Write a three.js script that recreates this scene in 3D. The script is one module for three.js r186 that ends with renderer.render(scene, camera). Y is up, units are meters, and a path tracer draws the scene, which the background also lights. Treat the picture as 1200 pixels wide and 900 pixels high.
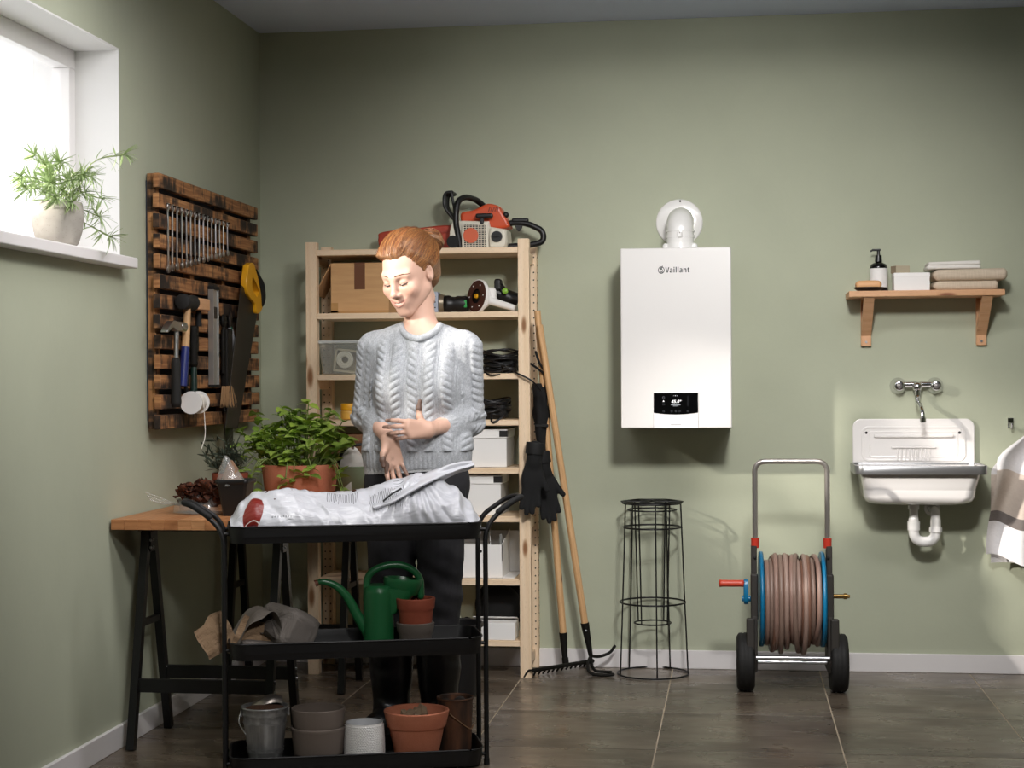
import * as THREE from 'three';
import { RoundedBoxGeometry } from 'three/addons/geometries/RoundedBoxGeometry.js';
import { mergeGeometries } from 'three/addons/utils/BufferGeometryUtils.js';
import { RectAreaLightUniformsLib } from 'three/addons/lights/RectAreaLightUniformsLib.js';

// ---------------------------------------------------------------- camera, sky, lights, exposure
const scene = new THREE.Scene();
const camera = new THREE.PerspectiveCamera(26.02, 4 / 3, 0.1, 60);
camera.position.set(2.039, 1.2104, 7.0115);
camera.rotation.order = 'YXZ';
camera.rotation.set(THREE.MathUtils.degToRad(-0.102), THREE.MathUtils.degToRad(7.638), THREE.MathUtils.degToRad(-0.355));
const renderer = new THREE.WebGLRenderer({ antialias: true });
renderer.toneMapping = THREE.LinearToneMapping;
renderer.toneMappingExposure = 0.96;
renderer.shadowMap.enabled = true;
RectAreaLightUniformsLib.init();
scene.background = new THREE.Color(2.0, 2.02, 2.05);          // bright overcast sky outside the window
scene.environment = null;
const UNSEEN_PANELS = [                                       // out of view, placed to light floor and table: x, z, intensity
  [2.45, 2.05, 15], [0.95, 2.3, 10],
];
const UNSEEN_SPOTS = [                                        // out of view, chosen to light walls and trolley: position, target, half angle, intensity
  [[2.25, 2.6, 3.6], [1.9, 1.03, 0.0], 32, 28], [[1.6, 2.6, 3.6], [0.0, 1.15, 1.6], 30, 10], [[2.3, 2.6, 5.6], [0.85, 0.5, 1.8], 15, 15],
];
const UNSEEN_YARD_LAMPS = [                                           // unseen, placed outside to light woman and sink: position, target, half angle, intensity, penumbra
  [[-2.37, 3.14, 4.08], [0.97, 1.45, 1.45], 6.0, 150, 0.6],
  [[-2.62, 3.06, 4.32], [3.44, 0.78, 0.0], 4.9, 105, 0.7],
];

// ---------------------------------------------------------------- helpers
let seed = 7;
function rnd() { seed = (seed + 0x6d2b79f5) | 0; let t = Math.imul(seed ^ (seed >>> 15), 1 | seed); t = (t + Math.imul(t ^ (t >>> 7), 61 | t)) ^ t; return ((t ^ (t >>> 14)) >>> 0) / 4294967296; }
const rr = (a, b) => a + (b - a) * rnd();
const V = (x, y, z) => new THREE.Vector3(x, y, z);
const D = THREE.MathUtils.degToRad, clamp = THREE.MathUtils.clamp, lerp = THREE.MathUtils.lerp, sstep = THREE.MathUtils.smoothstep;
const names = new Map();
function numbered(name) { const n = names.get(name) || 0; names.set(name, n + 1); return n ? name + '_' + String(n).padStart(3, '0') : name; }
function thing(name, label, category, pos = [0, 0, 0], turn = 0, group) {
  const o = new THREE.Group(); o.name = numbered(name); o.position.set(...pos); o.rotation.y = turn;
  o.userData = { label, category }; if (group) o.userData.group = group;
  scene.add(o); o.updateMatrixWorld(true); return o;
}
// a part of a thing; geometry in the thing's own frame
function part(name, geo, mat, parent, label) {
  const m = new THREE.Mesh(Array.isArray(geo) ? join(geo) : geo, mat); m.name = name; if (label) m.userData.label = label;
  parent.add(m); return m;
}
// the same with the geometry given in room coordinates
function wpart(name, geo, mat, parent, label) {
  parent.updateWorldMatrix(true, false);
  const g = Array.isArray(geo) ? join(geo) : geo; g.applyMatrix4(parent.matrixWorld.clone().invert());
  return part(name, g, mat, parent, label);
}
function single(name, label, category, geo, mat, group) {
  const m = new THREE.Mesh(Array.isArray(geo) ? join(geo) : geo, mat); m.name = numbered(name);
  m.userData = { label, category }; if (group) m.userData.group = group; scene.add(m); return m;
}
function struct(name, geo, mat, parent = scene) {
  const m = new THREE.Mesh(Array.isArray(geo) ? join(geo) : geo, mat); m.name = name; if (parent === scene) m.userData.kind = 'structure'; parent.add(m); return m;
}
function flat(g) {
  let q = g.index ? g.toNonIndexed() : g;
  for (const k of Object.keys(q.attributes)) if (!['position', 'normal', 'uv', 'color'].includes(k)) q.deleteAttribute(k);
  if (!q.attributes.normal) q.computeVertexNormals();
  if (!q.attributes.uv) q.setAttribute('uv', new THREE.BufferAttribute(new Float32Array(q.attributes.position.count * 2), 2));
  return q;
}
function join(list) { return list.length === 1 ? list[0] : mergeGeometries(list.map(flat), false); }
function at(g, x = 0, y = 0, z = 0, rx = 0, ry = 0, rz = 0) {
  return g.applyMatrix4(new THREE.Matrix4().compose(V(x, y, z), new THREE.Quaternion().setFromEuler(new THREE.Euler(rx, ry, rz)), V(1, 1, 1)));
}
// uv in metres; the long axis (0, 1, 2) runs along u
function muv(g, long = 0, off = [0, 0]) {
  g = flat(g); const p = g.attributes.position, n = g.attributes.normal, uv = g.attributes.uv;
  for (let i = 0; i < p.count; i++) {
    const a = [Math.abs(n.getX(i)), Math.abs(n.getY(i)), Math.abs(n.getZ(i))], c = [p.getX(i), p.getY(i), p.getZ(i)];
    const k = a[0] > a[1] && a[0] > a[2] ? 0 : a[1] > a[2] ? 1 : 2, rest = [0, 1, 2].filter((j) => j !== k);
    if (k === long) uv.setXY(i, c[rest[0]] * 0.6 + off[0], c[rest[1]] + off[1]);
    else { const o = rest.find((j) => j !== long); uv.setXY(i, c[long] + off[0], c[o] + off[1] + k * 0.13); }
  }
  return g;
}
const soff = () => [rnd() * 3, rnd() * 3];
function rbox(w, h, d, x, y, z, r = 0.003, seg = 2) { return at(new RoundedBoxGeometry(w, h, d, seg, Math.min(r, w / 2.01, h / 2.01, d / 2.01)), x, y, z); }
function box(x0, x1, y0, y1, z0, z1, r = 0) {
  const w = x1 - x0, h = y1 - y0, d = z1 - z0, c = [(x0 + x1) / 2, (y0 + y1) / 2, (z0 + z1) / 2];
  return r ? rbox(w, h, d, ...c, r) : at(new THREE.BoxGeometry(w, h, d), ...c);
}
function cyl(r0, r1, h, x, y, z, seg = 24, open = false) { return at(new THREE.CylinderGeometry(r1, r0, h, seg, 1, open), x, y, z); } // r0 bottom, r1 top
function ball(r, x, y, z, sx = 1, sy = 1, sz = 1, seg = 20) { const g = new THREE.SphereGeometry(r, seg, Math.round(seg * 0.7)); g.scale(sx, sy, sz); return at(g, x, y, z); }
function rod(a, b, r0, r1 = r0, seg = 12) {
  a = V(...a); b = V(...b); const d = b.clone().sub(a), L = d.length(), g = new THREE.CylinderGeometry(r1, r0, L, seg, 1), uv = g.attributes.uv;
  for (let i = 0; i < uv.count; i++) uv.setXY(i, uv.getY(i) * L + a.x, uv.getX(i) * 6.28 * r0 + a.y);
  g.applyQuaternion(new THREE.Quaternion().setFromUnitVectors(V(0, 1, 0), d.clone().normalize())); const m = a.add(b).multiplyScalar(0.5); g.translate(m.x, m.y, m.z); return g;
}
function tube(pts, r, n = 40, seg = 8, closed = false, tension = 0.5) {
  const c = new THREE.CatmullRomCurve3(pts.map((p) => V(...p)), closed, 'catmullrom', tension), t = new THREE.TubeGeometry(c, n, r, seg, closed);
  if (closed) return t;
  return join([t, ball(r, ...pts[0], 1, 1, 1, 8), ball(r, ...pts[pts.length - 1], 1, 1, 1, 8)]);
}
function bent(pts, R, r, seg = 10) {           // straight runs joined by rounded bends
  const path = new THREE.CurvePath(), p = pts.map((q) => V(...q)); let from = p[0];
  for (let i = 1; i < p.length - 1; i++) {
    const a = p[i - 1].clone().sub(p[i]), b = p[i + 1].clone().sub(p[i]), k = Math.min(R, a.length() / 2, b.length() / 2);
    const s = p[i].clone().addScaledVector(a.normalize(), k), e = p[i].clone().addScaledVector(b.normalize(), k);
    path.add(new THREE.LineCurve3(from, s)); path.add(new THREE.QuadraticBezierCurve3(s, p[i], e)); from = e;
  }
  path.add(new THREE.LineCurve3(from, p[p.length - 1]));
  return join([new THREE.TubeGeometry(path, pts.length * 24, r, seg, false), ball(r, ...pts[0], 1, 1, 1, 8), ball(r, ...pts[pts.length - 1], 1, 1, 1, 8)]);
}
function ring(R, r, x, y, z, seg = 48) { return at(new THREE.TorusGeometry(R, r, 8, seg), x, y, z, Math.PI / 2); }
function lathe(prof, x = 0, y = 0, z = 0, seg = 40) { return at(new THREE.LatheGeometry(prof.map((p) => new THREE.Vector2(...p)), seg), x, y, z); }
function poly(pts, holes = []) {
  const s = new THREE.Shape(pts.map((p) => new THREE.Vector2(...p)));
  for (const h of holes) s.holes.push(new THREE.Path(h.map((p) => new THREE.Vector2(...p)))); return s;
}
function smoothPoly(pts, n = 60, holes = []) {
  const c = (q) => new THREE.SplineCurve([...q, q[0]].map((p) => new THREE.Vector2(...p))).getPoints(n);
  const s = new THREE.Shape(c(pts)); for (const h of holes) s.holes.push(new THREE.Path(c(h))); return s;
}
function slab(shape, depth, bevel = 0, seg = 2) {
  return new THREE.ExtrudeGeometry(shape, { depth: depth - 2 * bevel, bevelEnabled: bevel > 0, bevelThickness: bevel, bevelSize: bevel, bevelOffset: -bevel, bevelSegments: seg, curveSegments: 20 }).translate(0, 0, bevel);
}
function rrShape(w, d, r, cx = 0, cz = 0) {
  const s = new THREE.Shape(), x = cx - w / 2, y = cz - d / 2; r = Math.min(r, w / 2 - 1e-4, d / 2 - 1e-4);
  s.moveTo(x + r, y); s.lineTo(x + w - r, y); s.absarc(x + w - r, y + r, r, -Math.PI / 2, 0); s.lineTo(x + w, y + d - r); s.absarc(x + w - r, y + d - r, r, 0, Math.PI / 2);
  s.lineTo(x + r, y + d); s.absarc(x + r, y + d - r, r, Math.PI / 2, Math.PI); s.lineTo(x, y + r); s.absarc(x + r, y + r, r, Math.PI, Math.PI * 1.5); return s;
}
// skin through a grid of points P[i][j]
function sheet(nu, nv, f, closeV = false) {
  const pos = [], uv = [], idx = [];
  for (let i = 0; i <= nu; i++) for (let j = 0; j <= nv; j++) { const q = f(i / nu, j / nv); pos.push(q[0], q[1], q[2]); uv.push(q[3] ?? i / nu, q[4] ?? j / nv); }
  for (let i = 0; i < nu; i++) for (let j = 0; j < nv; j++) { const a = i * (nv + 1) + j, b = a + nv + 1; idx.push(a, b, a + 1, b, b + 1, a + 1); }
  if (closeV) { let vol = 0; const c = [0, 1, 2].map((k) => { let s = 0; for (let i = k; i < pos.length; i += 3) s += pos[i]; return s / (pos.length / 3); }), P = (i, k) => pos[i * 3 + k] - c[k]; for (let i = 0; i < idx.length; i += 3) { const [a, b, d] = [idx[i], idx[i + 1], idx[i + 2]]; vol += P(a, 0) * (P(b, 1) * P(d, 2) - P(b, 2) * P(d, 1)) - P(a, 1) * (P(b, 0) * P(d, 2) - P(b, 2) * P(d, 0)) + P(a, 2) * (P(b, 0) * P(d, 1) - P(b, 1) * P(d, 0)); } if (vol < 0) for (let i = 0; i < idx.length; i += 3) { const q = idx[i + 1]; idx[i + 1] = idx[i + 2]; idx[i + 2] = q; } }
  const g = new THREE.BufferGeometry(); g.setAttribute('position', new THREE.Float32BufferAttribute(pos, 3)); g.setAttribute('uv', new THREE.Float32BufferAttribute(uv, 2)); g.setIndex(idx); g.computeVertexNormals();
  if (closeV) { const n = g.attributes.normal; for (let i = 0; i <= nu; i++) { const a = i * (nv + 1), b = a + nv; const v = V(n.getX(a) + n.getX(b), n.getY(a) + n.getY(b), n.getZ(a) + n.getZ(b)).normalize(); n.setXYZ(a, v.x, v.y, v.z); n.setXYZ(b, v.x, v.y, v.z); } }
  return g;
}
// stacked rounded-rectangle rings: [y, width, depth, corner radius, cx, cz]
function loft(rings, caps = [true, true], k = 6) {
  const ringPts = rings.map(([y, w, d, r, cx = 0, cz = 0]) => {
    const out = []; r = Math.min(r, w / 2, d / 2);
    for (let c = 0; c < 4; c++) for (let i = 0; i <= k; i++) { const a = c * Math.PI / 2 + i / k * Math.PI / 2, sx = c === 0 || c === 3 ? 1 : -1, sz = c < 2 ? 1 : -1; out.push([cx + sx * (w / 2 - r) + Math.cos(a) * r, y, cz + sz * (d / 2 - r) + Math.sin(a) * r]); }
    out.push(out[0]); return out;
  });
  const n = ringPts[0].length - 1, parts = [sheet(rings.length - 1, n, (u, v) => { const q = ringPts[Math.round(u * (rings.length - 1))][Math.round(v * n)]; return [q[0], q[1], q[2], v, u]; }, true)];
  const cap = (ri, up) => { const q = ringPts[ri], c = rings[ri]; const g = sheet(1, n, (u, v) => { const p = q[Math.round(v * n)]; return u < 0.5 ? [c[4] || 0, c[0], c[5] || 0] : p; }); if ((g.attributes.normal.getY(n + 2) > 0) !== up) { const ix = g.index; for (let i = 0; i < ix.count; i += 3) { const t = ix.getX(i + 1); ix.setX(i + 1, ix.getX(i + 2)); ix.setX(i + 2, t); } g.computeVertexNormals(); } parts.push(g); };
  if (caps[0]) cap(0, false); if (caps[1]) cap(rings.length - 1, true);
  return join(parts);
}
// ---------------------------------------------------------------- noise and textures
function hash(x, y, s) { let h = Math.imul(x | 0, 374761393) + Math.imul(y | 0, 668265263) + Math.imul(s | 0, 1442695041); h = Math.imul(h ^ (h >>> 13), 1274126177); return ((h ^ (h >>> 16)) >>> 0) / 4294967296; }
function pnoise(x, y, px, py, s) {             // periodic value noise
  const xi = Math.floor(x), yi = Math.floor(y), fx = x - xi, fy = y - yi, u = fx * fx * (3 - 2 * fx), v = fy * fy * (3 - 2 * fy), w = (a, b) => hash(((a % px) + px) % px, ((b % py) + py) % py, s);
  return lerp(lerp(w(xi, yi), w(xi + 1, yi), u), lerp(w(xi, yi + 1), w(xi + 1, yi + 1), u), v);
}
function fbm(u, v, fx, fy, s, oct = 4) { let a = 0, k = 0.5, t = 0; for (let o = 0; o < oct; o++) { a += k * pnoise(u * fx, v * fy, fx, fy, s + o); t += k; k *= 0.5; fx *= 2; fy *= 2; } return a / t; }
function noise3(x, y, z) {
  const xi = Math.floor(x), yi = Math.floor(y), zi = Math.floor(z), f = (t) => t * t * (3 - 2 * t), u = f(x - xi), v = f(y - yi), w = f(z - zi), h = (a, b, c) => hash(a + c * 57, b - c * 131, c + 11);
  return lerp(lerp(lerp(h(xi, yi, zi), h(xi + 1, yi, zi), u), lerp(h(xi, yi + 1, zi), h(xi + 1, yi + 1, zi), u), v), lerp(lerp(h(xi, yi, zi + 1), h(xi + 1, yi, zi + 1), u), lerp(h(xi, yi + 1, zi + 1), h(xi + 1, yi + 1, zi + 1), u), v), w) * 2 - 1;
}
function tex(w, h, f, repeat = 1, srgb = true) {
  const d = new Uint8Array(w * h * 4);
  for (let y = 0; y < h; y++) for (let x = 0; x < w; x++) { const c = f(x / w, y / h), i = (y * w + x) * 4; for (let k = 0; k < 3; k++) d[i + k] = clamp(Math.round(c[k]), 0, 255); d[i + 3] = 255; }
  const t = new THREE.DataTexture(d, w, h); t.wrapS = t.wrapT = THREE.RepeatWrapping; t.magFilter = THREE.LinearFilter; t.minFilter = THREE.LinearMipmapLinearFilter; t.generateMipmaps = true;
  if (srgb) t.colorSpace = THREE.SRGBColorSpace; Array.isArray(repeat) ? t.repeat.set(...repeat) : t.repeat.set(repeat, repeat); t.needsUpdate = true; return t;
}
const grey = (v) => [v, v, v], mixc = (a, b, t) => a.map((x, i) => lerp(x, b[i], t));
const std = (o) => new THREE.MeshStandardMaterial(o), phys = (o) => new THREE.MeshPhysicalMaterial(o);
function plain(color, roughness = 0.5, extra = {}) { return std({ color, roughness, ...extra }); }
function canvasTex(w, h, draw) { const c = document.createElement('canvas'); c.width = w; c.height = h; draw(c.getContext('2d'), w, h); const t = new THREE.CanvasTexture(c); t.colorSpace = THREE.SRGBColorSpace; t.magFilter = THREE.LinearFilter; return t; }
// a signed-distance body meshed by surface nets
function nets(f, lo, hi, h) {
  const n = [0, 1, 2].map((i) => Math.ceil((hi[i] - lo[i]) / h) + 1), [nx, ny, nz] = n, val = new Float32Array(nx * ny * nz);
  for (let k = 0, q = 0; k < nz; k++) for (let j = 0; j < ny; j++) for (let i = 0; i < nx; i++) val[q++] = f(lo[0] + i * h, lo[1] + j * h, lo[2] + k * h);
  const id = new Int32Array(nx * ny * nz).fill(-1), pos = [], idx = [], S = [1, nx, nx * ny];
  for (let k = 0; k < nz - 1; k++) for (let j = 0; j < ny - 1; j++) for (let i = 0; i < nx - 1; i++) {
    const b = i + j * nx + k * nx * ny; let c = 0, x = 0, y = 0, z = 0, m = 0;
    for (let q = 0; q < 8; q++) if (val[b + (q & 1) + (q & 2 ? nx : 0) + (q & 4 ? S[2] : 0)] < 0) m |= 1 << q;
    if (!m || m === 255) continue;
    for (let e = 0; e < 3; e++) for (let q = 0; q < 8; q++) {
      if (q & (1 << e)) continue; const r = q | (1 << e); if (!((m >> q) & 1) === !((m >> r) & 1)) continue;
      const a = val[b + (q & 1) + (q & 2 ? nx : 0) + (q & 4 ? S[2] : 0)], d = val[b + (r & 1) + (r & 2 ? nx : 0) + (r & 4 ? S[2] : 0)], t = a / (a - d);
      x += (q & 1) + (e === 0 ? t : 0); y += ((q >> 1) & 1) + (e === 1 ? t : 0); z += ((q >> 2) & 1) + (e === 2 ? t : 0); c++;
    }
    id[b] = pos.length / 3; pos.push(lo[0] + (i + x / c) * h, lo[1] + (j + y / c) * h, lo[2] + (k + z / c) * h);
  }
  for (let k = 1; k < nz - 1; k++) for (let j = 1; j < ny - 1; j++) for (let i = 1; i < nx - 1; i++) {
    const b = i + j * nx + k * nx * ny;
    for (let e = 0; e < 3; e++) {
      const a = val[b] < 0, d = val[b + S[e]] < 0; if (a === d) continue; const u = S[(e + 1) % 3], v = S[(e + 2) % 3];
      const q = [id[b], id[b - u], id[b - u - v], id[b - v]]; if (q.some((t) => t < 0)) continue;
      if (a) idx.push(q[0], q[1], q[2], q[0], q[2], q[3]); else idx.push(q[0], q[2], q[1], q[0], q[3], q[2]);
    }
  }
  const g = new THREE.BufferGeometry(); g.setAttribute('position', new THREE.Float32BufferAttribute(pos, 3)); g.setIndex(idx); g.computeVertexNormals(); return g;
}
const smin = (a, b, k) => { const h = Math.max(k - Math.abs(a - b), 0) / k; return Math.min(a, b) - h * h * k * 0.25; };
const smax = (a, b, k) => -smin(-a, -b, k);
function capD(x, y, z, a, b, ra, rb) { const dx = b[0] - a[0], dy = b[1] - a[1], dz = b[2] - a[2], t = clamp(((x - a[0]) * dx + (y - a[1]) * dy + (z - a[2]) * dz) / (dx * dx + dy * dy + dz * dz), 0, 1); return Math.hypot(x - a[0] - t * dx, y - a[1] - t * dy, z - a[2] - t * dz) - lerp(ra, rb, t); }
function ellD(x, y, z, c, r) { const px = (x - c[0]) / r[0], py = (y - c[1]) / r[1], pz = (z - c[2]) / r[2], k0 = Math.hypot(px, py, pz), k1 = Math.hypot(px / r[0], py / r[1], pz / r[2]); return k1 < 1e-9 ? -Math.min(...r) : (k0 * (k0 - 1)) / k1; }
function tint(g, f) { const p = g.attributes.position, c = new Float32Array(p.count * 3); for (let i = 0; i < p.count; i++) { const q = f(p.getX(i), p.getY(i), p.getZ(i)); c.set(q, i * 3); } g.setAttribute('color', new THREE.BufferAttribute(c, 3)); return g; }
// ---------------------------------------------------------------- materials
const T = {};
T.paint = tex(512, 512, (u, v) => grey(128 + 110 * (fbm(u, v, 48, 48, 3, 3) - 0.5) + 40 * (fbm(u, v, 12, 12, 9, 2) - 0.5)), 1.6, false);
T.paintColor = tex(256, 256, (u, v) => grey(247 + 12 * (fbm(u, v, 6, 6, 5, 4) - 0.5)), 0.7);
T.tile = tex(512, 512, (u, v) => { const n = fbm(u, v, 5, 9, 21, 5), s = fbm(u, v, 10, 60, 22, 3), c = mixc([94, 84, 74], [128, 117, 104], clamp((n - 0.3) * 2, 0, 1)); return c.map((x) => x + 26 * (s - 0.5) + 16 * (hash(u * 512, v * 512, 4) - 0.5)); }, 0.9);
T.tileRough = tex(256, 256, (u, v) => grey(120 + 110 * (fbm(u, v, 8, 14, 23, 4) - 0.5)), 0.9, false);
function woodTex(a, b, dark, s, rep, knots = 0) {
  const ks = []; for (let i = 0; i < knots; i++) ks.push([hash(i, 1, s), hash(i, 2, s), 0.008 + 0.014 * hash(i, 3, s)]);
  return tex(512, 512, (u, v) => {
    const warp = 0.05 * (fbm(u, v, 2, 4, s, 3) - 0.5), g = fbm(u, v + warp, 3, 70, s + 3, 3), l = 0.5 + 0.5 * Math.sin((v + warp * 2.2) * Math.PI * 2 * 14 + 4 * fbm(u, v, 2, 5, s + 5, 2));
    let c = mixc(a, b, clamp(0.55 * g + 0.45 * l * l, 0, 1)); c = c.map((x) => x - 14 * (hash(Math.floor(u * 90), v * 512, s) > 0.93 ? 1 : 0));
    for (const [ku, kv, kr] of ks) { const d = Math.hypot((u - ku) * 0.6, v - kv) / kr; if (d < 2.2) c = mixc(dark, c, sstep(d, 0.5, 2.2)); } return c;
  }, rep);
}
T.pine = woodTex([240, 216, 188], [226, 196, 160], [140, 96, 62], 31, [1.1, 2.2], 7);
T.handle = woodTex([222, 182, 136], [196, 150, 102], [104, 66, 40], 41, [1.6, 5], 6);
T.oak = woodTex([206, 162, 122], [176, 130, 92], [110, 72, 46], 51, [1.5, 3], 2);
T.burnt = tex(512, 512, (u, v) => {
  const g = fbm(u, v + 0.04 * fbm(u, v, 3, 3, 61, 2), 4, 60, 62, 3), band = fbm(u, v, 14, 2, 63, 3), patch = fbm(u, v, 5, 7, 64, 4);
  const wood = mixc([206, 152, 98], [122, 76, 44], g), k = clamp((patch * 0.75 + band * 0.45 + 0.25 * fbm(u, v, 60, 14, 66, 2) - 0.62) * 3.6, 0, 0.96); return mixc(wood, [30, 20, 14], k);
}, [1.7, 2.6]);
T.terra = tex(256, 256, (u, v) => { const n = fbm(u, v, 5, 5, 71, 5); return mixc([182, 104, 76], [204, 130, 100], n).map((x) => x + 12 * (hash(u * 256, v * 256, 2) - 0.5)); }, 2);
T.grain = tex(256, 256, (u, v) => grey(255 * (0.5 * fbm(u, v, 40, 40, 81, 2) + 0.5 * hash(u * 256, v * 256, 8))), 4, false);
T.soil = tex(256, 256, (u, v) => { const n = fbm(u, v, 30, 30, 91, 3); return mixc([34, 22, 15], [124, 78, 50], n * n * 1.7); }, 6);
T.concrete = tex(256, 256, (u, v) => { const n = fbm(u, v, 4, 4, 101, 5), pit = hash(Math.floor(u * 90), Math.floor(v * 90), 5) > 0.985 ? -26 : 0; return mixc([146, 141, 133], [180, 174, 165], n).map((x) => x + pit); }, 3);
T.card = tex(256, 256, (u, v) => { const f = fbm(u, v, 6, 60, 111, 3); return mixc([192, 148, 102], [208, 166, 118], f); }, 2);
T.weave = tex(128, 128, (u, v) => { const a = Math.sin(u * Math.PI * 64), b = Math.sin(v * Math.PI * 64); return grey(140 + 60 * Math.max(a, b) + 50 * (hash(u * 128, v * 128, 3) - 0.5)); }, 6, false);
T.knit = tex(256, 256, (u, v) => { const x = (u * 24) % 1, y = v * 32 + (x < 0.5 ? x : 1 - x) * 1.1; return grey(255 * (0.25 + 0.55 * Math.pow(Math.abs(Math.sin(y * Math.PI)), 0.8) * Math.sin(Math.PI * ((u * 48) % 1)) + 0.2 * hash(u * 256, v * 256, 6))); }, 9, false);
T.heather = tex(256, 256, (u, v) => { const n = fbm(u, v, 50, 40, 121, 3), h = hash(Math.floor(u * 200), Math.floor(v * 128), 7); return mixc([150, 152, 156], [222, 223, 224], clamp(0.25 + n * 0.7 + (h - 0.5) * 0.45, 0, 1)); }, 7);
T.denim = tex(256, 256, (u, v) => { const n = fbm(u, v, 10, 10, 131, 3), t = Math.sin((u + v) * Math.PI * 128) * 0.5 + 0.5; return mixc([24, 23, 26], [46, 45, 49], 0.55 * n + 0.45 * t * hash(u * 256, v * 256, 3)); }, 5);
T.zinc = tex(256, 256, (u, v) => { const a = fbm(u, v, 9, 9, 141, 4), b = fbm(u, v, 30, 4, 142, 3); return grey(150 + 80 * (a - 0.4) + 24 * (b - 0.5)); }, 2);
T.rust = tex(256, 256, (u, v) => { const a = fbm(u, v, 6, 6, 151, 5); return mixc([46, 34, 28], [112, 72, 48], clamp((a - 0.3) * 2, 0, 1)); }, 2);
T.linen = tex(256, 256, (u, v) => { const a = fbm(u, v, 120, 8, 161, 2), b = fbm(u, v, 8, 120, 162, 2); return mixc([188, 170, 148], [220, 204, 184], 0.5 * a + 0.5 * b); }, 4);
T.crumple = tex(512, 512, (u, v) => { let h = 0; for (let o = 0; o < 4; o++) { const n = pnoise(u * (5 << o), v * (5 << o), 5 << o, 5 << o, 171 + o); h += Math.abs(n - 0.5) * 2 / (1 << o); } return grey(255 * clamp(h / 1.9, 0, 1)); }, 3, false);
T.concreteGrain = T.grain;
const M = {
  wall: std({ color: new THREE.Color(0.485, 0.51, 0.385), map: T.paintColor, roughness: 0.86, bumpMap: T.paint, bumpScale: 0.0006 }),
  ceiling: std({ color: new THREE.Color(0.66, 0.73, 0.93), roughness: 0.95, bumpMap: T.paint, bumpScale: 0.0012 }),
  plaster: std({ color: new THREE.Color(0.78, 0.77, 0.76), roughness: 0.9, bumpMap: T.paint, bumpScale: 0.0004 }),
  trim: plain(0xe6e2e2, 0.45), pvc: plain(0xece9e8, 0.35), grout: plain(0xb7a892, 0.9),
  pine: std({ map: T.pine, roughness: 0.62, bumpMap: T.grain, bumpScale: 0.0002 }), pineDark: std({ map: T.pine, color: 0xd8b48c, roughness: 0.65 }),
  handle: std({ map: T.handle, roughness: 0.55 }), burnt: std({ map: T.burnt, roughness: 0.72, bumpMap: T.burnt, bumpScale: 0.0012 }),
  shelfOak: std({ map: T.pine, color: 0xe8c8b0, roughness: 0.5 }), slate: plain(0x2b2e36, 0.8),
  black: plain(0x0c0c0d, 0.38, { metalness: 0.1 }), blackSatin: plain(0x121113, 0.42), blackMatte: plain(0x0d0d0e, 0.75), blackWire: plain(0x080808, 0.4), rubber: plain(0x161514, 0.72, { bumpMap: T.grain, bumpScale: 0.0004 }),
  trolley: plain(0x0e0d0f, 0.46, { bumpMap: T.grain, bumpScale: 0.00015 }),
  chrome: plain(0xdcdcde, 0.09, { metalness: 1 }), steel: plain(0xb9babd, 0.28, { metalness: 1 }), steelDark: plain(0x3f3b38, 0.42, { metalness: 0.9 }), alu: plain(0xb4b4b2, 0.42, { metalness: 0.85 }),
  zinc: std({ map: T.zinc, color: 0xf0f0f0, roughness: 0.36, metalness: 0.65 }), rust: std({ map: T.rust, roughness: 0.7, metalness: 0.25 }), castIron: plain(0x15130f, 0.6, { metalness: 0.5, bumpMap: T.grain, bumpScale: 0.0006 }),
  terra: std({ map: T.terra, roughness: 0.85, bumpMap: T.grain, bumpScale: 0.0003 }), terraDark: std({ map: T.terra, color: 0xb8968a, roughness: 0.8 }), greyPot: plain(0x5d544d, 0.85, { bumpMap: T.grain, bumpScale: 0.0004 }), brownPot: plain(0x6f635b, 0.9, { bumpMap: T.grain, bumpScale: 0.0003 }),
  soil: std({ map: T.soil, roughness: 1, bumpMap: T.soil, bumpScale: 0.004 }), concrete: std({ map: T.concrete, roughness: 0.92, bumpMap: T.grain, bumpScale: 0.0004 }),
  card: std({ map: T.card, roughness: 0.85 }), tape: plain(0x6a4128, 0.35), kraft: std({ map: T.card, color: 0xc8a688, roughness: 0.9, bumpMap: T.crumple, bumpScale: 0.003 }), greyPaper: plain(0x6a635e, 0.85, { bumpMap: T.crumple, bumpScale: 0.003 }),
  white: plain(0xe9e7e5, 0.5), whiteGloss: phys({ color: 0xefedeb, roughness: 0.22, clearcoat: 0.6, clearcoatRoughness: 0.1 }), cream: plain(0xdcd6c6, 0.45), enamel: phys({ color: 0xf2eeec, roughness: 0.16, clearcoat: 0.7, clearcoatRoughness: 0.06 }), boiler: plain(0xe2dfdd, 0.32),
  orange: plain(0xd0512a, 0.35), redOrange: plain(0xab3a22, 0.5), red: plain(0xc83a28, 0.4), yellow: plain(0xe8a81c, 0.4), blue: plain(0x0e6f9a, 0.35), navy: plain(0x1e2a6a, 0.4), green: plain(0x1f5e36, 0.32), paleGreen: plain(0x9fb091, 0.5),
  hose: std({ color: 0x8f7468, roughness: 0.42, bumpMap: T.grain, bumpScale: 0.0002 }), linen: std({ map: T.linen, roughness: 0.95, bumpMap: T.weave, bumpScale: 0.0006 }), whiteCloth: plain(0xe4dfd9, 0.95, { bumpMap: T.weave, bumpScale: 0.0005 }),
  blackCloth: plain(0x0d0d0e, 0.9, { bumpMap: T.weave, bumpScale: 0.0008 }), film: phys({ color: 0xf4f4f2, roughness: 0.12, transmission: 0.85, thickness: 0, side: THREE.DoubleSide }), box: phys({ color: 0xeef1ef, roughness: 0.1, transmission: 0.82, thickness: 0, side: THREE.DoubleSide }),
};
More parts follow.
